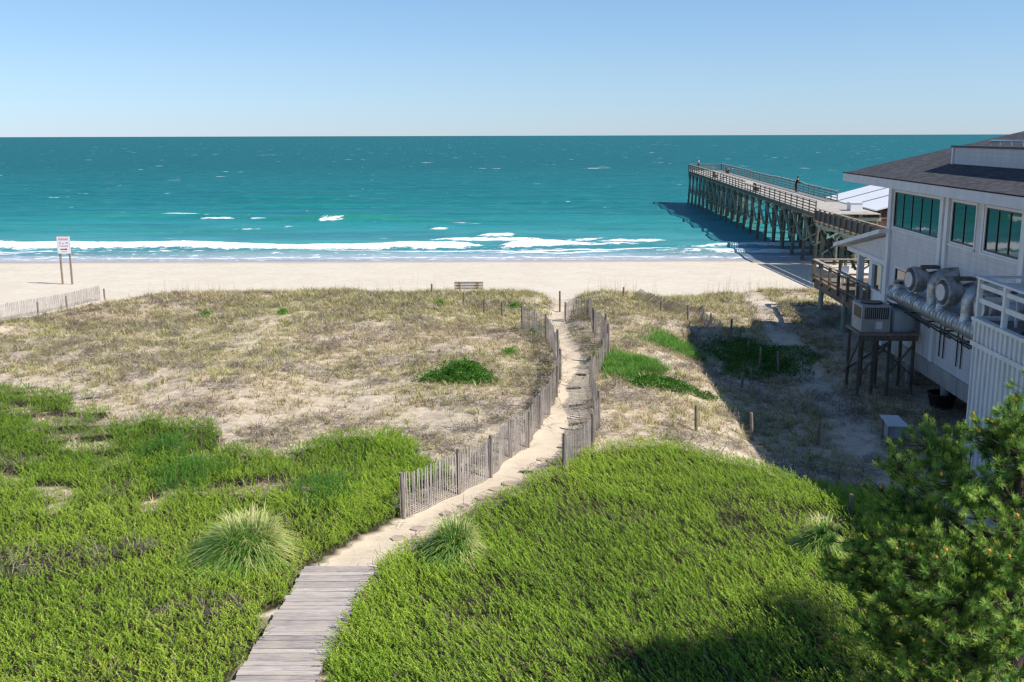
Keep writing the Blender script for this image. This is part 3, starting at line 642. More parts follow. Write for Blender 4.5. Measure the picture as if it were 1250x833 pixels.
posts = [((527, 360), 13, 'weathered post on the crest left of the bench'), ((566, 374), 16, 'post in the sand directly below the left end of the bench'), ((591, 386), 21, 'post below the right end of the bench'), ((613, 389), 20, 'post between the bench and the slat fence corner'),
 ((683.5, 381), 25, 'grey gap post on the right side where the path meets the beach'), ((761, 364), 13, 'post beyond the fallen fence, farthest of those right of the path'), ((807, 380), 13, 'post sticking up through the fallen slat fence'), ((840, 392), 19, 'post standing between the two fallen fences'),
 ((868, 397), 14, 'short post just past the small fallen fence'), ((892, 409), 19, 'dark post at the upper edge of the house shadow'), ((903, 416), 13, 'shorter shaded post next to the dark post'), ((913, 431), 15, 'shaded post among dark green creepers, left of the taller two'),
 ((927, 455), 31, 'tall shaded post in the middle of the dark creepers'), ((950, 458), 29, 'tall shaded post at the right end of the dark creepers'), ((905.5, 474), 20, 'thin post on the shadow edge above dry grass'), ((917, 465), 15, 'short post beside the shadow edge, below the creepers'),
 ((850, 527), 32, 'sunlit post in dry grass right of the fence gap'), ((918, 538), 34, 'sunlit post on the lower edge of the house shadow'), ((997, 543), 28, 'faint shaded post in the sand, alone in front of the house'), ((1022.6, 597), 25, 'pale topped post at the back edge of the right ground cover'), ((1038, 629), 26, 'stubby post nearest the pine tree')]
for i, ((a, b_), hpx, lb) in enumerate(posts):
    c = G(a, b_); zc = c.y*math.cos(TH)+(HC-c.z)*math.sin(TH); h = hpx*zc/F*1.03
    o = post_mesh(c, h, .055, (random.gauss(0, .03), random.gauss(0, .03))).build('fence_post', 'wood_post', None, c); tag(o, lb, 'post', 'bare fence posts left standing in the dunes')

# ------------------------------------------------------------------ bench, sign, box, tub
c = unproj(580.5, 354, H0); c = Vector((c.x, 61.2, 0)); c.z = 9-math.tan(TH-math.atan((416.5-344)/F))*c.y
e = empty('bench', (c.x, c.y, c.z-.85), 'grey plank bench seen from behind on the beach edge of the dune', 'bench'); hb = .87
for k, dz in enumerate((0, -.17, -.34)): MB().box(c.x-hb, c.x+hb, c.y, c.y+.035, c.z+dz-.13, c.z+dz, lambda l, d, z: Vector((l, d, z))).build('back_slat', 'wood_fence', e)
for k in range(3): MB().box(c.x-hb, c.x+hb, c.y+.08+k*.16, c.y+.22+k*.16, c.z-.48, c.z-.445, lambda l, d, z: Vector((l, d, z))).build('seat_slat', 'wood_fence', e)
for s in (-.54, .54):
    m_ = MB(); I = lambda l, d, z: Vector((l, d, z)); m_.box(c.x+s-.05, c.x+s+.05, c.y-.06, c.y-.003, c.z-1.3, c.z-.01, I); m_.box(c.x+s-.04, c.x+s+.04, c.y+.45, c.y+.52, c.z-1.3, c.z-.49, I); m_.box(c.x+s-.04, c.x+s+.04, c.y-.003, c.y+.52, c.z-.56, c.z-.485, I); m_.build('leg', 'orange_wood', e)
I = lambda l, d, z: Vector((l, d, z))
c = G(82, 347.5); c = Vector((c.x, c.y, c.z)); k = c.y*1.0/1250*1.0
e = empty('beach_sign', c, 'white notice board with red lines and arrow on two wooden posts on the beach', 'sign'); zt = c.z+3.62
for s in (-.36, .36): MB().box(c.x+s-.06, c.x+s+.06, c.y+.02, c.y+.14, c.z-.5, zt-.12, I).build('post', 'wood_sign', e)
bd = MB().box(c.x-.49, c.x+.49, c.y-.03, c.y+.017, zt-1.3, zt, I).build('board', 'sign_white', e)
m_ = MB()
for x0, x1, z0, z1 in ((-.49, .49, 0, .03), (-.49, .49, 1.27, 1.3), (-.49, -.46, .03, 1.27), (.46, .49, .03, 1.27)): m_.box(c.x+x0, c.x+x1, c.y-.036, c.y-.0305, zt-1.3+z0, zt-1.3+z1, I)
m_.build('border', 'sign_border' if 'sign_border' in M else M.setdefault('sign_border', mat('sign_border', (.62, .45, .48), .5)[0]), bd)
def words(spec, x0, x1, z, hh, seed):
    rr = random.Random(seed); x_ = x0; m_ = MB()
    while x_ < x1:      # small letter-like strokes, the photographed words are too small to read
        w = rr.uniform(.035, .05); m_.box(c.x+x_, c.x+min(x_+.014, x1), c.y-.036, c.y-.0305, zt-z-hh, zt-z, I)
        if rr.random() < .8: m_.box(c.x+x_+.015, c.x+min(x_+w, x1+.02), c.y-.035, c.y-.0305, zt-z-hh*.25, zt-z, I)
        if rr.random() < .6: m_.box(c.x+x_+.015, c.x+min(x_+w, x1+.02), c.y-.035, c.y-.0305, zt-z-hh, zt-z-hh*.75, I)
        x_ += w+.02
    m_.build('lettering', spec, bd)
words('red', -.36, .36, .15, .13, 1); words('navy', -.34, -.16, .43, .10, 2); words('navy', .18, .36, .43, .10, 3); words('navy', -.08, .08, .50, .07, 4)
words('orange', -.36, .1, .67, .09, 5); words('navy', .12, .36, .67, .09, 6); words('navy', -.18, .2, 1.12, .04, 7)
m_ = MB(); m_.box(c.x-.26, c.x+.14, c.y-.036, c.y-.0305, zt-1.0, zt-.92, I)
m_.add([(c.x+.14, c.y-.036, zt-1.05), (c.x+.29, c.y-.036, zt-.96), (c.x+.14, c.y-.036, zt-.87)], [(0, 1, 2)]); m_.build('arrow', 'red', bd)

c = G(1089, 540); e = empty('box_stand', c, 'small white slant topped box on legs in the shade before the house', 'box'); w = .27
MB().hexa([c+Vector(p) for p in ((-w, -.3, .62), (w+.12, -.3, .60), (w, .35, .78), (-w-.05, .35, .80), (-w, -.3, .66), (w+.12, -.3, .64), (w, .35, .82), (-w-.05, .35, .84))]).build('lid', 'trim', e)
MB().hexa([c+Vector(p) for p in ((-w+.06, -.2, .2), (w, -.2, .2), (w-.06, .25, .2), (-w+.06, .25, .2), (-w+.06, -.2, .60), (w, -.2, .59), (w-.06, .25, .75), (-w+.06, .25, .76))]).build('cabinet', 'tank', e)
for sx in (-w+.03, w): 
    for sy in (-.26, .28): MB().beam(c+Vector((sx, sy, -.1)), c+Vector((sx, sy, .6 if sy < 0 else .76)), .04, .04).build('leg', 'wood_post', e)
c = G(1149, 497); m_ = MB(); n = 24
prof = [(.40, 0), (.47, .30), (.53, .50), (.56, .52), (.56, .55), (.50, .55), (.44, .30), (.38, .06), (.0, .06)]
vs = [c+Vector((r*math.cos(2*math.pi*k/n), r*math.sin(2*math.pi*k/n), z)) for r, z in prof for k in range(n)]
m_.add(vs, [(j*n+k, j*n+(k+1) % n, (j+1)*n+(k+1) % n, (j+1)*n+k) for j in range(len(prof)-1) for k in range(n)], True)
tag(m_.build('tub', 'tub', None, c), 'round black tub on the ground beneath the house beam', 'tub')

# ------------------------------------------------------------------ pier
LL, LR = 22.85, 28.3
def dz(D): return 2.28+(D-90)*.0098      # deck height
e = empty('pier', P(25.5, 90, -2.3), 'long wooden fishing pier on crossed piles running out into the sea', 'pier')
D0, D1 = 90, 176
for k in range(8):
    a, b_ = D0+k*10.75, D0+k*10.75+10.75; m_ = MB(); m_.hexa([P(LL, a, dz(a)-.07), P(LR, a, dz(a)-.07), P(LR, b_, dz(b_)-.07), P(LL, b_, dz(b_)-.07), P(LL, a, dz(a)), P(LR, a, dz(a)), P(LR, b_, dz(b_)), P(LL, b_, dz(b_))]); m_.build('deck', 'pier_deck', e)
for L in (LL+.05, 24.6, 26.5, LR-.05): MB().beam(P(L, D0, dz(D0)-.215), P(L, D1, dz(D1)-.215), .12, .28).build('stringer', 'wood_dark', e)
bents = [D1-.6-4.25*k for k in range(21)]
for D in bents:
    zt = dz(D)-.36; gr = -4.5
    MB().beam(P(LL-.15, D, zt-.15), P(LR+.15, D, zt-.15), .3, .3).build('cap_beam', 'wood_brace', e)
    for L, bt in ((LL+.25, -.35), (24.7, 0), (26.5, 0), (LR-.25, .35)): MB().tube([P(L+bt, D, -5), P(L+bt*.35, D, -.4), P(L, D, zt-.3)], [.19, .165, .155], 9).build('piling', 'wood_pile', e)
    MB().beam(P(LL-.05, D-.2, -.45), P(26.6, D-.2, zt-.35), .08, .26, B(0, 1, 0)).build('cross_brace', 'wood_brace', e)
    MB().beam(P(LR+.05, D+.2, -.45), P(24.4, D+.2, zt-.35), .08, .26, B(0, 1, 0)).build('cross_brace', 'wood_brace', e)
for D, D2 in zip(bents[:-1], bents[1:]):
    if True: MB().beam(P(LL-.02, D, dz(D)-.5), P(LL-.12, D2, -.4), .07, .22, P(1, 0, 0)).build('side_brace', 'wood_brace', e)
def railing(e, f, A_, B_, h=1.05, step=1.6, rails=4, matn='wood_dark', pw=.09, top=(.18, .045), low=.12, toph='pier_rail', skip=False):
    """posts + rails between parameter values A_..B_ of point function f(t) (deck level)"""
    n = max(1, round(abs(B_-A_)/step)); ts = [A_+(B_-A_)*i/n for i in range(n+1)]; m_ = MB()
    for t in ts[int(skip):]: p = f(t); MB().beam(p+Vector((0, 0, -.22)), p+Vector((0, 0, h)), pw, pw).build('rail_post', matn, e)
    m_ = MB()
    for j in range(rails):
        z = low+(h-.14-low)*j/max(1, rails-1)
        for a, b_ in zip(ts[:-1], ts[1:]): m_.beam(f(a)+Vector((0, 0, z)), f(b_)+Vector((0, 0, z)), .035, .09)
    m_.build('rail_boards', matn, e)
    m_ = MB(); m_.beam(f(A_)+Vector((0, 0, h+.024)), f(B_)+Vector((0, 0, h+.024)), *top); m_.build('handrail', toph if toph in M else 'wood_deck', e)
M['pier_rail'] = wood('grey_handrail', (.28, .24, .21), (.48, .43, .38)); M['rail_grey'] = wood('grey_rail_wood', (.16, .145, .13), (.32, .29, .26))
fl = lambda D: P(LL, D, dz(D)); fr = lambda D: P(LR, D, dz(D))
for a, b_ in ((90.5, 100), (100, 110), (110, 117.5), (124, 135), (135, 145), (145, 156), (156, 166), (166, D1)): railing(e, fl, a, b_, matn='wood_dark', step=2.25, skip=a > 91)
railing(e, fl, 117.5, 124, h=.75, rails=2)
for k, (a, b_) in enumerate(((104, 118), (118, 134), (134, 150), (150, D1))): railing(e, fr, a, b_, h=1.05+.07*(k % 2), matn='rail_grey', step=2.3, skip=k > 0)
fe = lambda t: P(t, D1, dz(D1)); railing(e, fe, LL, LR, matn='rail_grey')
# lower side walk in front of the pier near the house
e2 = empty('side_walkway', P(22.5, 80, 1.6), 'lower dark railed wooden walkway joining the pier to the house corner', 'walkway')
fz = lambda D: P(22.6, D, 1.72)
m_ = MB(); m_.box(22.6, 25.9, 68, 89.6, 1.60, 1.68, P); m_.build('deck', 'wood_deck', e2)
railing(e2, fz, 68, 89.6, h=1.05, step=1.55, rails=1, matn='wood_deck', pw=.15, low=.1)
m_ = MB(); m_.box(22.64, 22.67, 68, 89.6, 1.85, 2.62, P); m_.build('mesh_screen', 'ac_dark', e2)
for L in (22.7, 24.2, 25.7): MB().box(L-.06, L+.06, 68.1, 89.5, 1.28, 1.597, P).build('stringer', 'wood_brace', e2)
for D in (71, 76.3, 81.5, 87.5):
    MB().box(22.5, 26, D-.15, D+.15, 1.0, 1.275, P).build('cap_beam', 'wood_brace', e2)
    for L in (22.75, 25.5): MB().tube([P(L, D, -3.5), P(L, D, 1.0)], [.17, .15], 9).build('piling', 'wood_pile', e2)
    MB().beam(P(22.7, D-.2, -.9), P(25.6, D-.2, 1.1), .07, .22, P(0, 1, 0)).build('cross_brace', 'wood_brace', e2); MB().beam(P(25.6, D+.2, -.9), P(22.7, D+.2, 1.1), .07, .22, P(0, 1, 0)).build('cross_brace', 'wood_brace', e2)
for D in (87.5, 81.5, 76.3): MB().beam(P(22.6, D, 1.15), P(22.6, D-4.6, -.9), .07, .2, P(1, 0, 0)).build('side_brace', 'wood_dark', e2)
# white roofed pier house
e3 = empty('pier_house', P(31, 104, 0), 'pier house with sloping white metal roof and dark seams beside the pier', 'pier house')
def rz(L): return 2.42+(L-28.5)*.27
hx = lambda l0, l1, a, b_, za, zb: MB().hexa([P(l0, a, rz(l0)+za), P(l1, a, rz(l1)+za), P(l1, b_, rz(l1)+za), P(l0, b_, rz(l0)+za), P(l0, a, rz(l0)+zb), P(l1, a, rz(l1)+zb), P(l1, b_, rz(l1)+zb), P(l0, b_, rz(l0)+zb)])
rf = hx(28.6, 36.5, 92.5, 110.5, -.12, 0).build('roof', 'white_metal', e3)
for D in (99.2, 104.8): hx(28.6, 36.5, D, D+.42, .003, .03).build('roof_seam', 'seam' if 'seam' in M else M.setdefault('seam', m_paint('seam_grey', (.20, .20, .24), .8)), rf)
MB().box(28.9, 36.2, 93.2, 110, -1.2, 2.3, P).build('wall', 'brown_wall', e3)
MB().box(27.1, 36.2, 91.0, 91.2, .6, 1.75, P).build('porch_wall', 'brown_wall', e3); MB().box(27.1, 36.2, 90.95, 91.25, 1.752, 1.86, P).build('ledge', 'wood_deck', e3)
for k in range(4): MB().box(27.2+k*2.2, 27.42+k*2.2, 91.25, 91.45, .6, 2.3, P).build('porch_post', 'wood_deck', e3)
for k in range(5): MB().box(29.2+k*1.6, 29.34+k*1.6, 92.95, 93.15, .2, 2.35, P).build('wall_post', 'wood_deck', e3)
for L in (29.3, 32.5, 35.7):
    for D in (94, 101, 109): MB().tube([P(L, D, -4), P(L, D, -1.2)], [.18, .17], 8).build('piling', 'wood_pile', e3)
e4 = empty('ticket_booth', P(27.1, 93.5, 1.7), 'small white walled booth at the near corner of the pier house roof', 'booth')
MB().box(26.55, 27.6, 93.0, 94.2, 2.29, 3.0, P).build('wall', 'sign_white', e4); MB().box(26.5, 27.65, 92.95, 94.25, 3.002, 3.06, P).build('roof', 'trim', e4)
# furniture on the pier
def ibench(L, D, label):
    e = empty('pier_bench', P(L, D, dz(D)), label, 'bench', 'benches on the pier'); z = dz(D)
    MB().box(L-.2, L+.2, D-.8, D+.8, z+.42, z+.47, P).build('seat', 'wood_deck', e); MB().box(L-.26, L-.21, D-.8, D+.8, z+.55, z+.95, P).build('backrest', 'wood_deck', e)
    for s in (-.65, .65): MB().box(L-.205, L+.17, D+s-.05, D+s+.05, z, z+.417, P).build('leg', 'wood_dark', e); MB().box(L-.208, L-.15, D+s-.04, D+s+.04, z+.473, z+.93, P).build('back_post', 'wood_dark', e)
ibench(23.6, 121, 'wooden bench by the low gap in the near pier railing'); ibench(23.6, 152, 'wooden bench against the near railing, farther out on the pier'); ibench(27.7, 166, 'wooden bench against the far railing close to the pier end')
m_ = MB(); z = dz(144); m_.box(23.3, 23.9, 143.6, 144.4, z+.0, z+.42, P); bx = m_.build('cooler', 'furn_white', None, P(23.6, 144, z)); tag(bx, 'small white cooler standing by the near pier railing', 'cooler')
MB().box(23.27, 23.93, 143.57, 144.43, z+.423, z+.50, P).build('lid', 'navy', bx)

# people -----------------------------------------------------------
def person(loc, yaw, pose, cols, label, hat=None):
    J = pose; names = list(J); me = bpy.data.meshes.new('person'); E_ = [('pelvis', 'waist'), ('waist', 'chest'), ('chest', 'neck'), ('neck', 'head'), ('head', 'crown'), ('head', 'nose'), ('chest', 'shl'), ('shl', 'ell'), ('ell', 'wrl'), ('wrl', 'hal'), ('chest', 'shr'), ('shr', 'elr'), ('elr', 'wrr'), ('wrr', 'har'), ('pelvis', 'hil'), ('hil', 'knl'), ('knl', 'anl'), ('anl', 'tol'), ('pelvis', 'hir'), ('hir', 'knr'), ('knr', 'anr'), ('anr', 'tor')]
    me.from_pydata([J[n][0] for n in names], [(names.index(a), names.index(b)) for a, b in E_], [])
    o = bpy.data.objects.new('person_tmp', me); col.objects.link(o); sk = o.modifiers.new('s', 'SKIN'); sk.use_smooth_shade = True
    for i, n in enumerate(names): v = me.skin_vertices[0].data[i]; v.radius = J[n][1] if hasattr(J[n][1], '__len__') else (J[n][1],)*2; v.use_root = (n == 'pelvis')
    o.modifiers.new('u', 'SUBSURF').levels = 2
    dg = bpy.context.evaluated_depsgraph_get(); m2 = bpy.data.meshes.new_from_object(o.evaluated_get(dg)); bpy.data.objects.remove(o)
    m2.name = 'person'; m2.materials.clear(); [m2.materials.append(M[k]) for k in cols]
    for p in m2.polygons:
        z = p.center.z; ax = abs(p.center.x)
        p.material_index = 0 if z > 1.42 or (ax > .30 and z < 1.28) or ('bare' in J.get('_', '') and z < .5) else (1 if z > .93 else 2)
        if z < .09: p.material_index = 3
    b = bpy.data.objects.new('person', m2); col.objects.link(b); b.location = loc; b.rotation_euler.z = yaw; return b
def pose(lean=0., arm=.25, spread=.1):
    y = lambda z: lean*max(0, z-.95)
    return {'pelvis': ((0, 0, .95), (.15, .11)), 'waist': ((0, y(1.1), 1.1), (.14, .10)), 'chest': ((0, y(1.33), 1.33), (.16, .115)), 'neck': ((0, y(1.5), 1.5), .055), 'head': ((0, y(1.58)+.01, 1.60), .088), 'crown': ((0, y(1.68), 1.70), .075), 'nose': ((0, y(1.6)+.10, 1.60), .02),
      'shl': ((-.19, y(1.42), 1.42), .06), 'ell': ((-.25, y(1.2)+arm*.5, 1.16), .043), 'wrl': ((-.22, y(1.1)+arm+.08, 1.08), .03), 'hal': ((-.21, y(1.1)+arm+.16, 1.06), .034),
      'shr': ((.19, y(1.42), 1.42), .06), 'elr': ((.25, y(1.2)+arm*.5, 1.16), .043), 'wrr': ((.22, y(1.1)+arm+.08, 1.08), .03), 'har': ((.21, y(1.1)+arm+.16, 1.06), .034),
      'hil': ((-.09, 0, .88), .095), 'knl': ((-.10, .02, .48), .06), 'anl': ((-.11, -.01, .08), .042), 'tol': ((-.12, .14, .035), .035), 'hir': ((.09, 0, .88), .095), 'knr': ((.10+spread*.3, .03, .48), .06), 'anr': ((.12+spread, -.01, .08), .042), 'tor': ((.14+spread, .14, .035), .035)}
pp = person(P(23.9, 171.5, dz(171.5)), R(75), pose(.05, .25), ('skin', 'shirt_dark', 'shorts_tan', 'skin'), '')
tag(pp, 'person in dark shirt and pale hat standing at the far end of the pier', 'person')
h = MB(); h.tube([(0, .02, 1.655), (0, .02, 1.665), (0, .01, 1.70), (0, .01, 1.80)], [.17, .165, .105, .08], 14); 
def kid(m_, name, mt, par):
    me = bpy.data.meshes.new(name); me.from_pydata(m_.v, [], m_.f); me.materials.append(M[mt]); o = bpy.data.objects.new(name, me); col.objects.link(o); o.parent = par; me.polygons.foreach_set('use_smooth', m_.smooth); return o
kid(h, 'hat', 'hat_white', pp)
pp = person(P(27.65, 119, dz(119)), R(-80), pose(.35, .35), ('skin', 'black_cloth', 'black_cloth', 'black_cloth'), '')
tag(pp, 'person in black clothes leaning on the far pier railing', 'person')
h = MB(); h.tube([(0, .17, 1.60), (0, .18, 1.66), (0, .23, 1.73), (0, .25, 1.80)], [.09, .108, .10, .05], 12); kid(h, 'hair', 'hair', pp)

# ------------------------------------------------------------------ beach house
e = empty('beach_house', B(20, 35, -1.1), 'two storey grey sided beach house with hipped shingle roof on pilings', 'house')
DN, DF = 24.0, 44.9; LW, LB = 14.0, 37.0
z_floor, z_eave = .5, 6.92
def part(m_, name, mt, par=None): return m_.build(name, mt, par or e)
# west wall, built round its window openings: (D0, D1, z0, z1)
wins = [(39.05, 44.45, 5.18, 6.62, 5), (35.72, 37.85, 5.20, 6.62, 2), (32.15, 34.85, 5.20, 6.62, 3), (28.2, 31.0, 5.2, 6.62, 3), (41.0, 43.75, 2.19, 3.48, 2)]
ds = sorted({DN, DF, *[w[0] for w in wins], *[w[1] for w in wins]}); zs = sorted({z_floor, z_eave, *[w[2] for w in wins], *[w[3] for w in wins]})
m_ = MB()
for a, b_ in zip(ds[:-1], ds[1:]):
    run = None
    for c0, c1 in zip(zs[:-1], zs[1:]):
        hole = any(w[0] <= a and b_ <= w[1] and w[2] <= c0 and c1 <= w[3] for w in wins)
        if not hole:
            if run and run[1] == c0: run[1] = c1
            else:
                if run: m_.box(LW, LW+.2, a, b_, *run)
                run = [c0, c1]
    if run: m_.box(LW, LW+.2, a, b_, *run)
part(m_, 'wall', 'siding')
part(MB().box(LW+.2, LB, DF-.2, DF, z_floor, z_eave), 'wall', 'siding'); part(MB().box(LW+.2, LB, DN, DN+.2, z_floor, z_eave), 'wall', 'siding'); part(MB().box(LB-.2, LB, DN+.2, DF-.2, z_floor, z_eave), 'wall', 'siding')
part(MB().box(LW+.2, LB-.2, DN+.2, DF-.2, 3.9, 4.1), 'floor', 'concrete'); part(MB().box(LW+.2, LB-.2, DN+.2, DF-.2, z_floor, z_floor+.1), 'floor', 'concrete')
for (a, b_, z0, z1, n) in wins:
    fr = MB(); t = .09
    fr.box(LW-.03, LW+.12, a-t, b_+t, z0-t, z0-.002); fr.box(LW-.03, LW+.12, a-t, b_+t, z1+.002, z1+t); fr.box(LW-.03, LW+.12, a-t, a-.002, z0, z1); fr.box(LW-.03, LW+.12, b_+.002, b_+t, z0, z1)
    w_ = part(fr, 'window', 'trim')
    MB().box(LW+.027, LW+.035, a+.002, b_-.002, z0+.002, z1-.002).build('pane', 'glass', w_)
    mu = MB()
    for k in range(n+1):
        d = a+(b_-a)*k/n; ww = .03 if n < 5 else .022; mu.box(LW+.001, LW+.025, max(a+.003, d-ww), min(b_-.003, d+ww), z0+.003, z1-.003)
    mu.box(LW+.003, LW+.024, a+.004, b_-.004, z0+.004, z0+.05); mu.box(LW+.003, LW+.024, a+.004, b_-.004, z1-.05, z1-.004); mu.build('mullions', 'frame_dark', w_)
    part(MB().box(LW-.08, LW-.033, a-t-.03, b_+t+.03, z0-t-.05, z0-t+.01), 'sill', 'trim')
# corner and bay pilasters
for d0, d1, z0, p_, nm in ((44.62, 45.0, -.1, .12, 'a'), (38.55, 38.88, .55, .12, ''), (38.08, 38.38, 3.3, .10, ''), (35.0, 35.12, 5.05, .05, ''), (31.6, 31.95, .55, .12, ''), (41.05, 41.17, .55, .05, '')):
    if nm == '' and d0 == 41.05: part(MB().box(LW-p_, LW-.004, 39.9, 40.15, .55, 2.5), 'pilaster', 'trim'); continue
    part(MB().box(LW-p_, LW-.004, d0, d1, z0, z_eave-.005), 'pilaster', 'trim')
part(MB().box(LW-.05, LW-.003, DN, 39.8, 3.95, 4.07), 'belt_trim', 'trim') if False else None
# soffit, fascia, roof
OL, OF, ON = 13.07, 49.25, 20.5; OR = LB+1
def roofpiece():
    me = bpy.data.meshes.new('roof'); ze = 7.26; t = (OR-OL)/2; ap = ze+.33*t
    pts = [B(OL, ON, ze), B(OR, ON, ze), B(OR, OF, ze), B(OL, OF, ze), B(OL+t, ON+t, ap), B(OL+t, OF-t, ap)]
    fs = [(0, 4, 5, 3), (3, 5, 2), (2, 5, 4, 1), (1, 4, 0), (0, 3, 2, 1)]
    base = wloc(e); me.from_pydata([p-base for p in pts], [], fs); uv = me.uv_layers.new(name='UVMap')
    for p in me.polygons:
        vs_ = [Vector(me.vertices[i].co) for i in p.vertices]; nrm = p.normal
        h_ = Vector((0, 0, 1)).cross(nrm); h_ = h_.normalized() if h_.length > .01 else Vector((1, 0, 0)); u_ = nrm.cross(h_)
        for li, vi in zip(p.loop_indices, p.vertices): co = me.vertices[vi].co; uv.data[li].uv = (co.dot(h_), co.dot(u_))
    me.materials.append(M['shingle']); o = bpy.data.objects.new('roof', me); col.objects.link(o); o.parent = e; return o
roof = roofpiece()
part(MB().box(OL-.03, OL+.06, ON, OF+.03, 6.88, 7.23), 'fascia', 'fascia'); part(MB().box(OL+.062, OR, OF-.06, OF+.03, 6.88, 7.23), 'fascia', 'fascia'); part(MB().box(OL+.062, OR, ON, ON+.09, 6.88, 7.23), 'fascia', 'fascia')
part(MB().box(OL+.062, LW+.1, ON+.1, OF-.07, 6.925, 6.96), 'soffit', 'trim'); part(MB().box(LW+.102, LB, DF+.02, OF-.07, 6.925, 6.96), 'soffit', 'trim')
part(MB().box(OL-.045, OL+.02, ON, OF+.04, 7.232, 7.275), 'drip_edge', 'shingle')
dm = part(MB().box(14.96, 18.6, 27, 40.9, 7.5, 8.50), 'dormer', 'siding_dorm', e); MB().box(14.88, 18.7, 26.9, 41.0, 8.503, 8.58).build('dormer_roof', 'ac_dark', dm); MB().box(14.90, 14.955, 40.80, 40.93, 7.7, 8.5).build('corner_board', 'trim', dm)
# beam, pilings
for k in range(7):
    a = 24+k*3.0; part(MB().box(LW-.06, LW+.4, a+.015, min(a+3.0, 44.85)-.015, -.12, .50), 'floor_beam', 'concrete')
for D in (26, 30, 34, 38, 42.0, 44.5):
    for L in (14.3, 19, 24): part(MB().tube([B(L, D, -1.8), B(L, D, -.1)], [.17, .17], 12), 'piling', 'concrete')
part(MB().box(LW+.42, LB-.2, DN, DF, .3, .49), 'underfloor', 'wood_dark')
# lower wall beyond the corner and porch roof over the deck
m_ = MB(); m_.box(LW+.05, LW+.2, DF+.1, 45.75, 1.16, 3.40); m_.box(LW+.05, LW+.2, 47.05, 47.7, 1.16, 3.40); m_.box(LW+.05, LW+.2, 45.75, 47.05, 1.16, 2.14); m_.box(LW+.05, LW+.2, 45.75, 47.05, 3.26, 3.40); part(m_, 'wall', 'trim')
m_ = MB(); m_.box(LW+.0, LW+.045, 45.68, 47.12, 2.06, 2.138); m_.box(LW, LW+.045, 45.68, 47.12, 3.262, 3.34); m_.box(LW, LW+.045, 45.68, 45.748, 2.14, 3.26); m_.box(LW, LW+.045, 47.052, 47.12, 2.14, 3.26); w_ = part(m_, 'window', 'trim'); MB().box(LW+.12, LW+.135, 45.755, 47.045, 2.145, 3.255).build('pane', 'glass', w_)
part(MB().box(LW+.2, 24, 47.5, 47.7, 1.16, 3.4), 'wall', 'siding')
z0, z1 = 4.85, 3.50
part(MB().add([B(LW-.0, DF+.02, 3.62), B(LW, 51.0, 3.62), B(LW, 51.0, 3.64), B(LW, DF+.02, z1+1.33-.12)]+[B(LW+.15, DF+.02, 3.62), B(LW+.15, 51.0, 3.62), B(LW+.15, 51.0, 3.64), B(LW+.15, DF+.02, z1+1.33-.12)], [(3, 2, 1, 0), (4, 5, 6, 7), (0, 1, 5, 4), (1, 2, 6, 5), (2, 3, 7, 6), (3, 0, 4, 7)]), 'gable_wall', 'siding')
part(MB().box(LW-.04, LW+.16, DF+.1, 51.2, 3.42, 3.615), 'porch_beam', 'trim')
part(MB().hexa([B(LW-.45, DF+.02, z0-.02), B(26, DF+.02, z0-.02), B(26, 52.3, z1-.02), B(LW-.45, 52.3, z1-.02), B(LW-.45, DF+.02, z0+.16), B(26, DF+.02, z0+.16), B(26, 52.3, z1+.16), B(LW-.45, 52.3, z1+.16)]), 'porch_roof', 'trim')
for D, L in ((49.3, 14.12), (50.9, 19.5)): part(MB().box(L-.14, L+.14, D-.14, D+.14, 1.16, 3.42), 'porch_column', 'trim')

# rooftop things
o = MB(); o.tube([B(16.0, 37.2, 8.58), B(16.0, 37.2, 8.70), B(16.0, 37.3, 8.76), B(16.0, 40.0, 8.76), B(16.0, 40.1, 8.70), B(16.0, 40.1, 8.58)], .04, 8)
for D in (38.2, 39.2): o.cyl(B(16, D, 8.58), B(16, D, 8.76), .02, n=6)
tag(o.build('roof_handrail', M.setdefault('chrome', mat('chrome', (.6, .6, .6), .3, .9)[0]), None, B(16, 36.4, 8.58)), 'silver pipe handrail lying low on the dormer roof', 'handrail')
v_ = empty('roof_vent', B(17.6, 38.7, 8.58), 'boxy brown vent at the right edge of the dormer roof', 'vent')
MB().box(17.0, 18.2, 38.2, 39.2, 8.582, 9.0).build('body', 'brown_wall', v_); MB().box(16.95, 18.25, 38.15, 39.25, 9.003, 9.07).build('cap', 'trim', v_)

# wooden deck -----------------------------------------------------
e = empty('wooden_deck', B(14, 51, 1.15), 'raised wooden deck with railing beyond the house corner, on tall posts', 'deck'); DA, DB = 45.05, 57.6; LD = 24
MB().box(LW, LD, 47.75, DB, 1.08, 1.15).build('deck_boards', 'wood_deck', e)
MB().box(LW, LW+.06, DF+.3, DB, .62, 1.075).build('rim_board', 'wood_deck', e); MB().box(LW+.062, LD, DB-.06, DB, .62, 1.075).build('rim_board', 'wood_deck', e)
for D in (49.6, 53.6): MB().box(LW+.07, LD, D-.06, D+.06, .66, 1.07).build('joist', 'wood_dark', e)
fw = lambda D: B(LW-.05, D, 1.15)
railing(e, fw, 47.2, DB, h=1.02, step=1.75, rails=2, matn='wood_deck', pw=.13, top=(.2, .05), low=.2, toph='pier_rail')
railing(e, lambda L: B(L, DB, 1.15), LW, LD, h=1.02, step=1.75, rails=2, matn='wood_deck', pw=.13, top=(.2, .05), low=.2, toph='tan_rail' if M.setdefault('tan_rail', wood('tan_rail', (.45, .36, .24), (.62, .5, .36))) else '')
for D in (48.2, 51.6, 56.4):
    for L in (LW+.12, 19, 23.8): MB().tube([B(L, D, -1.9), B(L, D, 1.06)], [.15, .14], 10).build('post', 'wood_brace', e)
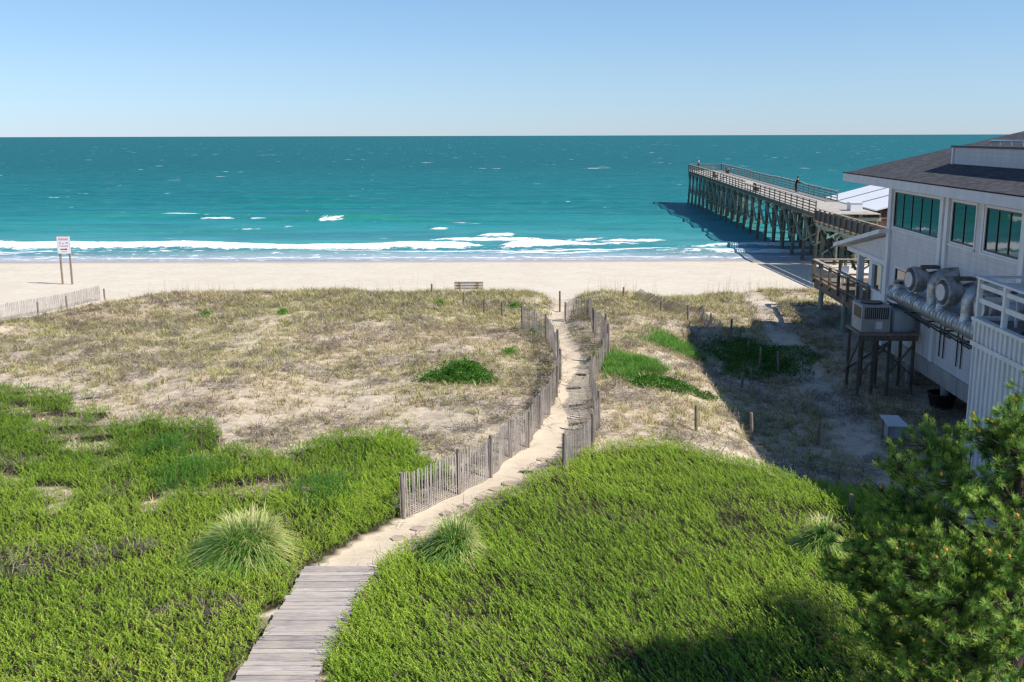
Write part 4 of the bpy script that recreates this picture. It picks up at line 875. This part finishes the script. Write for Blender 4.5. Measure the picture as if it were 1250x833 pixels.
def chair(c, yaw, mt, label, grp='patio chairs on the raised deck'):
    e = empty('patio_chair', c, label, 'chair', grp); q = lambda x, y, z: Vector(c)+rotz((x, y, z), yaw)
    def bx(x0, x1, y0, y1, z0, z1, n): MB().hexa([q(x0, y0, z0), q(x1, y0, z0), q(x1, y1, z0), q(x0, y1, z0), q(x0, y0, z1), q(x1, y0, z1), q(x1, y1, z1), q(x0, y1, z1)]).build(n, mt, e)
    bx(-.23, .23, -.22, .24, .42, .46, 'seat'); MB().hexa([q(-.22, -.27, .463), q(.22, -.27, .463), q(.22, -.23, .463), q(-.22, -.23, .463), q(-.22, -.36, .9), q(.22, -.36, .9), q(.22, -.32, .9), q(-.22, -.32, .9)]).build('backrest', mt, e)
    for x in (-.2, .2):
        for y in (-.19, .2): bx(x-.02, x+.02, y-.02, y+.02, 0, .418, 'leg')
for (L, D, lab) in ((16.2, 54.6, 'white round patio table at the outer end of the raised deck'), (16.9, 51.0, 'white round patio table under the porch side of the deck')):
    c = B(L, D, 1.15); t_ = empty('patio_table', c, lab, 'table', 'white patio tables on the raised deck')
    MB().cyl(c+Vector((0, 0, .72)), c+Vector((0, 0, .76)), .75, n=24).build('tabletop', 'furn_white', t_); MB().cyl(c+Vector((0, 0, .03)), c+Vector((0, 0, .718)), .05, n=10).build('pedestal', 'furn_white', t_); MB().cyl(c, c+Vector((0, 0, .028)), .28, n=16).build('base', 'furn_white', t_)
chair(B(15.0, 55.6, 1.15), 2.4, 'furn_white', 'white patio chair at the outer corner of the deck'); chair(B(17.5, 55.2, 1.15), -2.2, 'dark_cloth', 'dark patio chair behind the outer white table'); chair(B(15.1, 52.2, 1.15), 1.2, 'teal', 'teal patio chair close to the deck railing'); chair(B(16.0, 49.6, 1.15), .4, 'dark_cloth', 'dark patio chair nearest the porch column'); chair(B(18.0, 53.2, 1.15), 2.9, 'furn_white', 'white patio chair between the two white tables')

# slatted enclosure -------------------------------------------------
e = empty('stair_enclosure', B(12.9, 27, -1.1), 'tall white board and batten enclosure with open railed top beside the house', 'enclosure'); LE, EA, EB = 11.8, 22.5, 29.6; zt = 3.87
MB().box(LE, LE+.05, EA, EB, -1.3, zt-.1).build('boarding', 'pvc', e); MB().box(LE+.052, LW-.2, EB-.05, EB, -1.3, zt-.1).build('boarding', 'pvc', e)
m_ = MB(); d = EA+.03
while d < EB: m_.box(LE-.05, LE-.002, d-.035, d+.035, -1.3, zt-.102); d += .30
m_.build('battens', 'trim', e)
MB().box(LE-.08, LE+.12, EA, EB+.04, zt-.098, zt).build('cap_rail', 'trim', e); MB().box(LE-.07, LE-.052, EA, EB+.02, 3.05, 3.19).build('mid_trim', 'trim', e)
MB().box(LE+.121, LW-.19, EB-.1, EB+.04, zt-.098, zt).build('cap_rail', 'trim', e)
MB().box(LE+.122, LW-.2, EA, EB-.102, zt-.20, zt-.12).build('deck', 'rail_grey', e)
m_ = MB()
for D in (29.5, 27.75, 26.0, 24.2, 22.6): MB().box(LE-.02, LE+.11, D-.065, D+.065, zt+.002, 4.98).build('rail_post', 'trim', e)
MB().box(13.5, 13.63, 29.435, 29.565, zt+.002, 4.98).build('rail_post', 'trim', e)
m_ = MB(); m_.box(LE-.05, LE+.14, EA, EB+.03, 4.983, 5.04); m_.box(LE+.142, 13.7, EB-.17, EB+.03, 4.983, 5.04); m_.build('handrail', 'trim', e)
m_ = MB(); m_.box(LE+.02, LE+.07, EA, EB-.03, 4.72, 4.85) ; m_.box(LE+.02, LE+.07, EA, EB-.03, 4.30, 4.44); m_.box(LE+.12, 13.5, EB-.13, EB-.08, 4.30, 4.44); m_.box(LE+.12, 13.5, EB-.13, EB-.08, 4.72, 4.85); m_.build('rail_boards', 'trim', e)
# things on its top deck
t_ = empty('deck_table', B(12.9, 27.6, zt-.12), 'grey topped table on the enclosure deck behind the white railing', 'table')
MB().box(12.35, 13.55, 26.4, 28.6, 4.62, 4.67).build('tabletop', 'tank', t_)
for L in (12.45, 13.42):
    for D in (26.5, 28.45): MB().box(L, L+.06, D, D+.06, zt-.117, 4.617).build('leg', 'trim', t_)
def bag(c, s, mt, label, name='bag'):
    m_ = MB(); n = 12; rings = [(.0, -.0), (.75, .02), (1, .25), (.92, .5), (.6, .72), (.3, .85), (.15, .95), (.0, 1.0)]; vs = []
    for j, (r, z) in enumerate(rings):
        for k in range(n): a = 2*math.pi*k/n; rr = r*s*(1+.12*math.sin(3*a+j)+.08*math.cos(5*a-j)); vs.append(Vector(c)+Vector((rr*math.cos(a), rr*math.sin(a), z*s*1.1)))
    m_.add(vs, [(j*n+k, j*n+(k+1) % n, (j+1)*n+(k+1) % n, (j+1)*n+k) for j in range(len(rings)-1) for k in range(n)], True)
    tag(m_.build(name, mt, None, c), label, 'bag', 'bags on the enclosure deck')
bag(B(12.15, 26.9, zt-.12), .26, 'tub', 'black bag lying behind the white railing of the enclosure'); bag(B(12.3, 26.2, zt-.12), .26, 'furn_white', 'white bag beside the black one on the enclosure deck')

# ventilation -------------------------------------------------------
e = empty('exhaust_duct', B(13.2, 36, 2.8), 'long galvanised round duct along the house wall with ribbed risers', 'duct'); zc, r = 2.80, .29
MB().cyl(B(13.2, 24.5, zc), B(13.2, 41.45, zc), r, n=24).build('main_duct', 'duct', e)
m_ = MB(); d = 25.
while d < 41.3: MB().cyl(B(13.2, d, zc), B(13.2, d+.05, zc), r+.018, n=24).build('duct_band', 'duct', e); d += .62 if int(d*10) % 3 else .3
def riser(D, zt, rr=.21):
    m_ = MB(); m_.cyl(B(13.2, D, zc+.15), B(13.2, D, zc+.45), rr*1.25, rr, 18); m_.cyl(B(13.2, D, zc+.45), B(13.2, D, zt), rr, rr, 18)
    for k in range(5): z = zc+.45+(zt-zc-.45)*k/4; m_.cyl(B(13.2, D, z-.025), B(13.2, D, z+.025), rr+.02, n=18)
    m_.build('riser', 'duct', e)
def elbow(D, zt, rr=.26):
    m_ = MB(); m_.tube([B(13.2, D, zt-.05), B(13.2, D, zt+.15), B(13.33, D+.02, zt+.40), B(13.55, D+.04, zt+.52), B(14.02, D+.05, zt+.55)], [rr*.9, rr, rr*1.05, rr*1.05, rr*1.05], 4); m_.build('elbow', 'duct', e)
for D, zt, el in ((40.7, 3.35, 0), (36.9, 3.55, 1), (35.9, 3.25, 0), (33.7, 3.5, 1), (32.7, 3.25, 0), (30.6, 3.5, 1)):
    riser(D, zt); 
    if el: elbow(D, zt)
m_ = MB()
for L in (12.95, 13.5): m_.beam(B(L, 25, 2.44), B(L, 41.2, 2.44), .06, .06)
for k in range(9): D = 26+k*1.85; m_.beam(B(12.9, D, 2.38), B(13.98, D, 2.38), .06, .05); m_.beam(B(13.0, D, 2.36), B(13.98, D, 1.75), .05, .05)
m_.build('bracket_frame', 'dark_metal', e)
def fan(D, z, s, label, g='round exhaust fans on the house wall'):
    c = B(13.0, D, z); e = empty('exhaust_fan', c, label, 'exhaust fan', g); ax = (B(-1, 0, 0)*math.cos(R(9))+B(0, -1, 0)*math.sin(R(9))).normalized()
    q = lambda t: c+ax*t; m_ = MB(); n = 28; up = Vector((0, 0, 1)); x = ax.cross(up).normalized(); y = x.cross(ax)
    prof = [(.26, -.55), (.46, -.35), (.49, .05), (.47, .12), (.44, .12), (.425, -.02), (.41, -.26), (.20, -.30)]
    vs = [c+ax*t*s+(x*math.cos(2*math.pi*k/n)+y*math.sin(2*math.pi*k/n))*rr*s for rr, t in prof for k in range(n)]
    m_.add(vs, [(j*n+k, j*n+(k+1) % n, (j+1)*n+(k+1) % n, (j+1)*n+k) for j in range(len(prof)-1) for k in range(n)], True); m_.build('housing', 'duct', e)
    MB().cyl(q(-.25*s), q(.16*s), .25*s, n=24).build('motor_cover', 'tank', e); MB().cyl(q(.162*s), q(.19*s), .29*s, n=24).build('cover_disc', 'disc', e)
    m_ = MB(); m_.tube([c-ax*.5*s, c+Vector(B(.25, .05, .0))-ax*.55*s, Vector(B(14.0, D+.25, z+.05))], [.27*s, .3*s, .3*s], 16); m_.build('wall_stub', 'duct', e)
    MB().box(13.3, 13.9, D-.2*s, D+.2*s, z+.42*s, z+.52*s).build('top_cap', 'wood_dark', e)
fan(38.55, 3.70, 1.0, 'round exhaust fan with pale disc above the far end of the duct'); fan(35.25, 3.72, 1.0, 'round exhaust fan with pale disc between the two square elbows'); fan(31.9, 3.72, 1.0, 'exhaust fan half hidden behind the enclosure railing')
m_ = MB()
for D in (38.0, 37.6, 36.3, 35.9): m_.beam(B(13.95, D, 2.35), B(13.95, D, .9), .035, .035)
tag(m_.build('conduit_pipes', 'dark_metal', None, B(13.95, 37, 1.6)), 'thin dark pipes running down the wall beneath the duct', 'pipes')

# wooden stand with air conditioner and tank
zp = 1.42; e = empty('wooden_stand', B(12.7, 40.7, -.7), 'tall braced wooden stand carrying the air conditioner and tank', 'stand')
MB().box(11.5, 13.8, 39.75, 41.7, zp-.10, zp).build('platform', 'wood_post', e)
m_ = MB(); m_.box(11.52, 13.78, 39.77, 39.85, zp-.30, zp-.102); m_.box(11.52, 13.78, 41.6, 41.68, zp-.30, zp-.102); m_.build('rim', 'wood_dark', e)
for L in (11.62, 12.15, 12.75, 13.68):
    for D in (39.95, 41.5): MB().box(L-.055, L+.055, D-.055, D+.055, -1.4, zp-.302 if L < 20 else 0).build('leg', 'wood_dark', e)
for a, b_ in (((11.62, 39.88, -.3), (12.75, 39.88, zp-.35)), ((13.68, 39.86, -.3), (12.15, 39.86, zp-.35)), ((11.56, 39.95, zp-.35), (11.56, 41.5, -.4)), ((12.75, 39.84, -.2), (13.68, 39.84, zp-.4)), ((11.62, 41.58, -.4), (13.68, 41.58, zp-.4))): MB().beam(B(*a), B(*b_), .05, .12, B(0, 1, 0)).build('brace', 'wood_dark', e)
e = empty('air_conditioner', B(12.15, 40.6, zp), 'boxy grey air conditioner with rusty side coil on the wooden stand', 'air conditioner'); l0, l1, d0, d1, zb, zt = 11.62, 12.72, 39.95, 41.35, zp+.003, zp+1.05
MB().box(l0, l1, d0, d1, zb, zt).build('casing', 'ac_paint', e)
MB().box(l0-.012, l0-.002, d0+.12, d1-.3, zb+.52, zt-.1).build('coil', 'rust_grille', e)
gr = MB().box(l0+.1, l1-.08, d0-.012, d0-.002, zb+.52, zt-.08).build('grille', 'ac_dark', e); m_ = MB()
for k in range(12): x_ = l0+.14+k*.08; m_.box(x_, x_+.018, d0-.03, d0-.0125, zb+.54, zt-.1)
m_.build('grille_bars', 'ac_paint', gr)
c = B((l0+l1)/2, (d0+d1)/2, zt); m_ = MB(); m_.cyl(c+Vector((0, 0, .003)), c+Vector((0, 0, .05)), .42, n=28); m_.build('fan_opening', 'tub', e)
MB().box(l0+.55, l0+.8, d0-.01, d0-.002, zb+.12, zb+.42).build('label_plate', 'trim', e)
m_ = MB().box(l0-.02, l1+.02, d0-.02, d1+.02, zt-.06, zt+.0); 
e = empty('storage_tank', B(13.3, 40.7, zp), 'blue grey rounded tank on the stand right of the air conditioner', 'tank'); m_ = MB(); c = B(13.26, 40.75, zp+.003); n = 24
prof = [(.52, 0), (.54, .05), (.54, .74), (.50, .86), (.3, .95), (.0, .98)]; vs = [c+Vector((r_*1.02*math.copysign(abs(math.cos(2*math.pi*k/n))**.7, math.cos(2*math.pi*k/n)), r_*1.5*math.copysign(abs(math.sin(2*math.pi*k/n))**.7, math.sin(2*math.pi*k/n)), z)) for r_, z in prof for k in range(n)]
m_.add(vs, [(j*n+k, j*n+(k+1) % n, (j+1)*n+(k+1) % n, (j+1)*n+k) for j in range(len(prof)-1) for k in range(n)], True); m_.build('shell', 'tank', e)
MB().tube([c+Vector((-.2, -.2, .84)), c+Vector((.0, -.1, .93)), c+Vector((.3, .1, .92)), c+Vector((.5, .2, .80))], .03, 6).build('pipe', 'red', e)

# ------------------------------------------------------------------ pine tree
def up(px, py, D):
    d = ray(px, py); t = D/d.y; return Vector((d.x*t, d.y*t, HC+d.z*t))
base = unproj(1208, 862, H0); base = Vector((7.25, 13.6, float(H0(7.25, 13.6))))
e = empty('pine_tree', base, 'dark green pine tree with orange buds at the lower right', 'tree')
pads = [(1134, 545, 14.9, .55), (1098, 572, 15.3, .38), (1087, 612, 15.1, .48), (1172, 590, 14.3, .75), (1214, 535, 15.2, .62), (1243, 512, 14.6, .50), (1262, 560, 14.2, .8), (1225, 600, 15.2, .6), (1048, 660, 15.0, .55), (1018, 694, 15.0, .34), (1085, 668, 14.2, .62), (1142, 680, 13.7, .85),
        (1092, 735, 13.8, .62), (1172, 738, 13.1, .85), (1055, 712, 14.6, .45), (1120, 625, 14.6, .6), (1230, 690, 12.9, .5), (1262, 650, 13.2, .7), (1110, 790, 13.4, .6), (1180, 800, 12.9, .55), (1240, 770, 12.8, .5), (1060, 770, 14.0, .42), (1150, 842, 12.9, .6), (1290, 600, 15, .9), (1300, 700, 14, .9), (1280, 520, 15, .7), (1075, 840, 13.4, .45), (1240, 845, 12.6, .6)]
def sample(p0, p1, p2, n): return [p0*(1-t)**2+p1*2*t*(1-t)+p2*t*t for t in (i/n for i in range(n+1))]
wp = [(9.3, 12.9, 8.4, .9), (8.7, 12.7, 7.8, .75), (9.6, 15.8, 5.2, 1.), (9.2, 16.6, 4.6, .8), (9.9, 13.2, 9.0, .8)]
tips = []
tp = [base+Vector((0, 0, -.2)), base+Vector((.06, .1, .9)), base+Vector((.22, .35, 1.9)), base+Vector((.05, .55, 2.8)), base+Vector((.25, .8, 3.6)), base+Vector((.2, .9, 4.3))]
MB().tube(tp, [.17, .14, .115, .085, .055, .02], 10).build('trunk', 'bark', e)
tp2 = [tp[1], base+Vector((.9, .0, 2.2)), base+Vector((1.6, -.2, 4.0)), base+Vector((1.9, -.3, 6.0)), base+Vector((2.0, -.3, 7.6))]
MB().tube(tp2, [.13, .11, .09, .06, .03], 10).build('trunk', 'bark', e)
for (px, py, D, rad) in pads+wp:
    tpx = tp if px > 100 else tp2; c = up(px, py, D) if px > 100 else Vector((px, py, D)); zr = min(max((c.z-base.z)*.75, .5), 7.0); k = min(range(len(tpx)), key=lambda i: abs(tpx[i].z-base.z-zr)); s0 = tpx[k]
    mid = (s0+c)/2+Vector((random.gauss(0, .12), random.gauss(0, .12), random.gauss(-.12, .1))); br = MB(); pts = sample(s0, mid, c, 7); L0 = (c-s0).length
    br.tube(pts, [max(.012, .055*(1-.75*i/7)) for i in range(8)], 7)
    nt_ = int(44*(rad/.6)**2)+6
    for j in range(nt_):
        d = Vector(rng.normal(size=3)).normalized(); rr = rad*(rng.random()**.38)
        t = c+Vector((d.x*rr*1.15, d.y*rr*1.15, d.z*rr*.72+.06))
        if t.z < base.z+.1: continue
        at_ = pts[random.choice((4, 5, 6, 7))]; mm = (at_+t)/2+Vector((0, 0, -.05)); br.tube(sample(at_, mm, t, 3), [.011, .008, .006, .004], 4)
        out = ((t-c).normalized()*.8+Vector((0, 0, .65))+Vector(rng.normal(size=3))*.25).normalized(); tips.append((t, out, d.z))
        for q in range(1): t2 = at_.lerp(t, .55+.2*q)+Vector(rng.normal(size=3))*.04; tips.append((t2, (out+Vector(rng.normal(size=3))*.5).normalized(), -.3))
    br.build('branch', 'bark', e)
print('tips', len(tips))
ntn = 78; vs, fs, vt = [], [], []; 
T_ = np.array([list(t) for t, o_, z in tips]); O_ = np.array([list(o_) for t, o_, z in tips]); nT = len(tips)
a = rng.random((nT, ntn))*6.283; el = rng.uniform(R(18), R(82), (nT, ntn)); off = rng.uniform(-.09, .01, (nT, ntn)); ln_ = rng.uniform(.07, .11, (nT, ntn))
ref = np.where(np.abs(O_[:, 2:3]) < .9, np.array([[0, 0, 1.]]), np.array([[1., 0, 0]])); X_ = np.cross(O_, ref); X_ /= np.linalg.norm(X_, axis=1)[:, None]; Y_ = np.cross(O_, X_)
rad_ = np.cos(a)[..., None]*X_[:, None]+np.sin(a)[..., None]*Y_[:, None]
d_ = O_[:, None]*np.cos(el)[..., None]+rad_*np.sin(el)[..., None]; tan_ = -np.sin(a)[..., None]*X_[:, None]+np.cos(a)[..., None]*Y_[:, None]
p0 = T_[:, None]+O_[:, None]*off[..., None]; p1 = p0+d_*ln_[..., None]; w = .0036
co = np.stack([p0-tan_*w, p0+tan_*w, p1+tan_*w*.5, p1-tan_*w*.5], 2).reshape(-1, 3)-np.array(base); fq = np.arange(len(co)).reshape(-1, 4)
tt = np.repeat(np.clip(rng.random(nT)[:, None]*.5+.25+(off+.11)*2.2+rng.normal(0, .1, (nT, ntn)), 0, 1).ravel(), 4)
npmesh('crown', co, fq, 'needles', e, dict(tint=tt, kind=np.zeros(len(tt))))
bt = [q for q in tips if q[2] > .3 and q[0].x < 8.6 and q[0].z < 6]; random.shuffle(bt)
for t, o_, z in bt[:100]: MB().tube([t, t+o_*.03, t+o_*.055], [.018, .027, .010], 6).build('bud', 'bud', e)
tw = MB()
for i in range(16):
    a0 = up(random.uniform(1150, 1245), random.uniform(740, 830), random.uniform(12.9, 13.6)); v = Vector((random.gauss(-.1, .3), random.gauss(0, .2), random.gauss(-.1, .35))); tw.tube([a0, a0+v*.6+Vector((0, 0, .05)), a0+v*1.3], [.012, .008, .004], 5)
tw.build('dead_twigs', 'dead_twig', e)

# ------------------------------------------------------------------ light
sun_az, sun_el = R(112), R(47)
world = bpy.data.worlds.new('World'); scene.world = world; world.use_nodes = True; nt = world.node_tree; bg = nt.nodes['Background']
sky = nt.nodes.new('ShaderNodeTexSky'); sky.sky_type = 'NISHITA'; sky.sun_disc = False; sky.sun_elevation = sun_el; sky.sun_rotation = sun_az; sky.air_density = 1.0; sky.dust_density = .0; sky.ozone_density = 3.; sky.altitude = 0
gm = nt.nodes.new('ShaderNodeNewGeometry'); sx = nt.nodes.new('ShaderNodeSeparateXYZ'); nt.links.new(gm.outputs['Incoming'], sx.inputs[0])
el_ = math_(nt, 'ABSOLUTE', sx.outputs[2]); tn = ramp(nt, el_, [(0, (.57, .76, 1.24)), (.02, (.61, .80, 1.22)), (.06, (.72, .86, 1.14)), (.12, (.79, .93, 1.12)), (.22, (.78, .93, 1.10)), (.6, (.75, .9, 1.))])
nt.links.new(mixc(nt, 1., sky.outputs[0], tn, 'MULTIPLY'), bg.inputs[0]); bg.inputs[1].default_value = .095
sl = bpy.data.lights.new('sun', 'SUN'); sl.energy = 4.8; sl.angle = R(.53); sl.color = (1, .955, .89); so = bpy.data.objects.new('sun', sl); col.objects.link(so)
sd = Vector((math.sin(sun_az)*math.cos(sun_el), math.cos(sun_az)*math.cos(sun_el), math.sin(sun_el))); so.rotation_euler = sd.to_track_quat('Z', 'Y').to_euler(); so.location = (20, -20, 40)
scene.view_settings.view_transform = 'Standard'; scene.view_settings.look = 'None'; scene.view_settings.exposure = .32; scene.view_settings.gamma = 1
scene.render.engine = 'CYCLES'; scene.cycles.use_denoising = True; scene.cycles.denoiser = 'OPENIMAGEDENOISE'; scene.cycles.denoising_input_passes = 'RGB_ALBEDO_NORMAL'; scene.cycles.denoising_prefilter = 'ACCURATE'; scene.cycles.use_adaptive_sampling = False; scene.cycles.pixel_filter_type = 'BLACKMAN_HARRIS'; scene.cycles.filter_width = 1.35; scene.cycles.max_bounces = 6; scene.cycles.transparent_max_bounces = 4
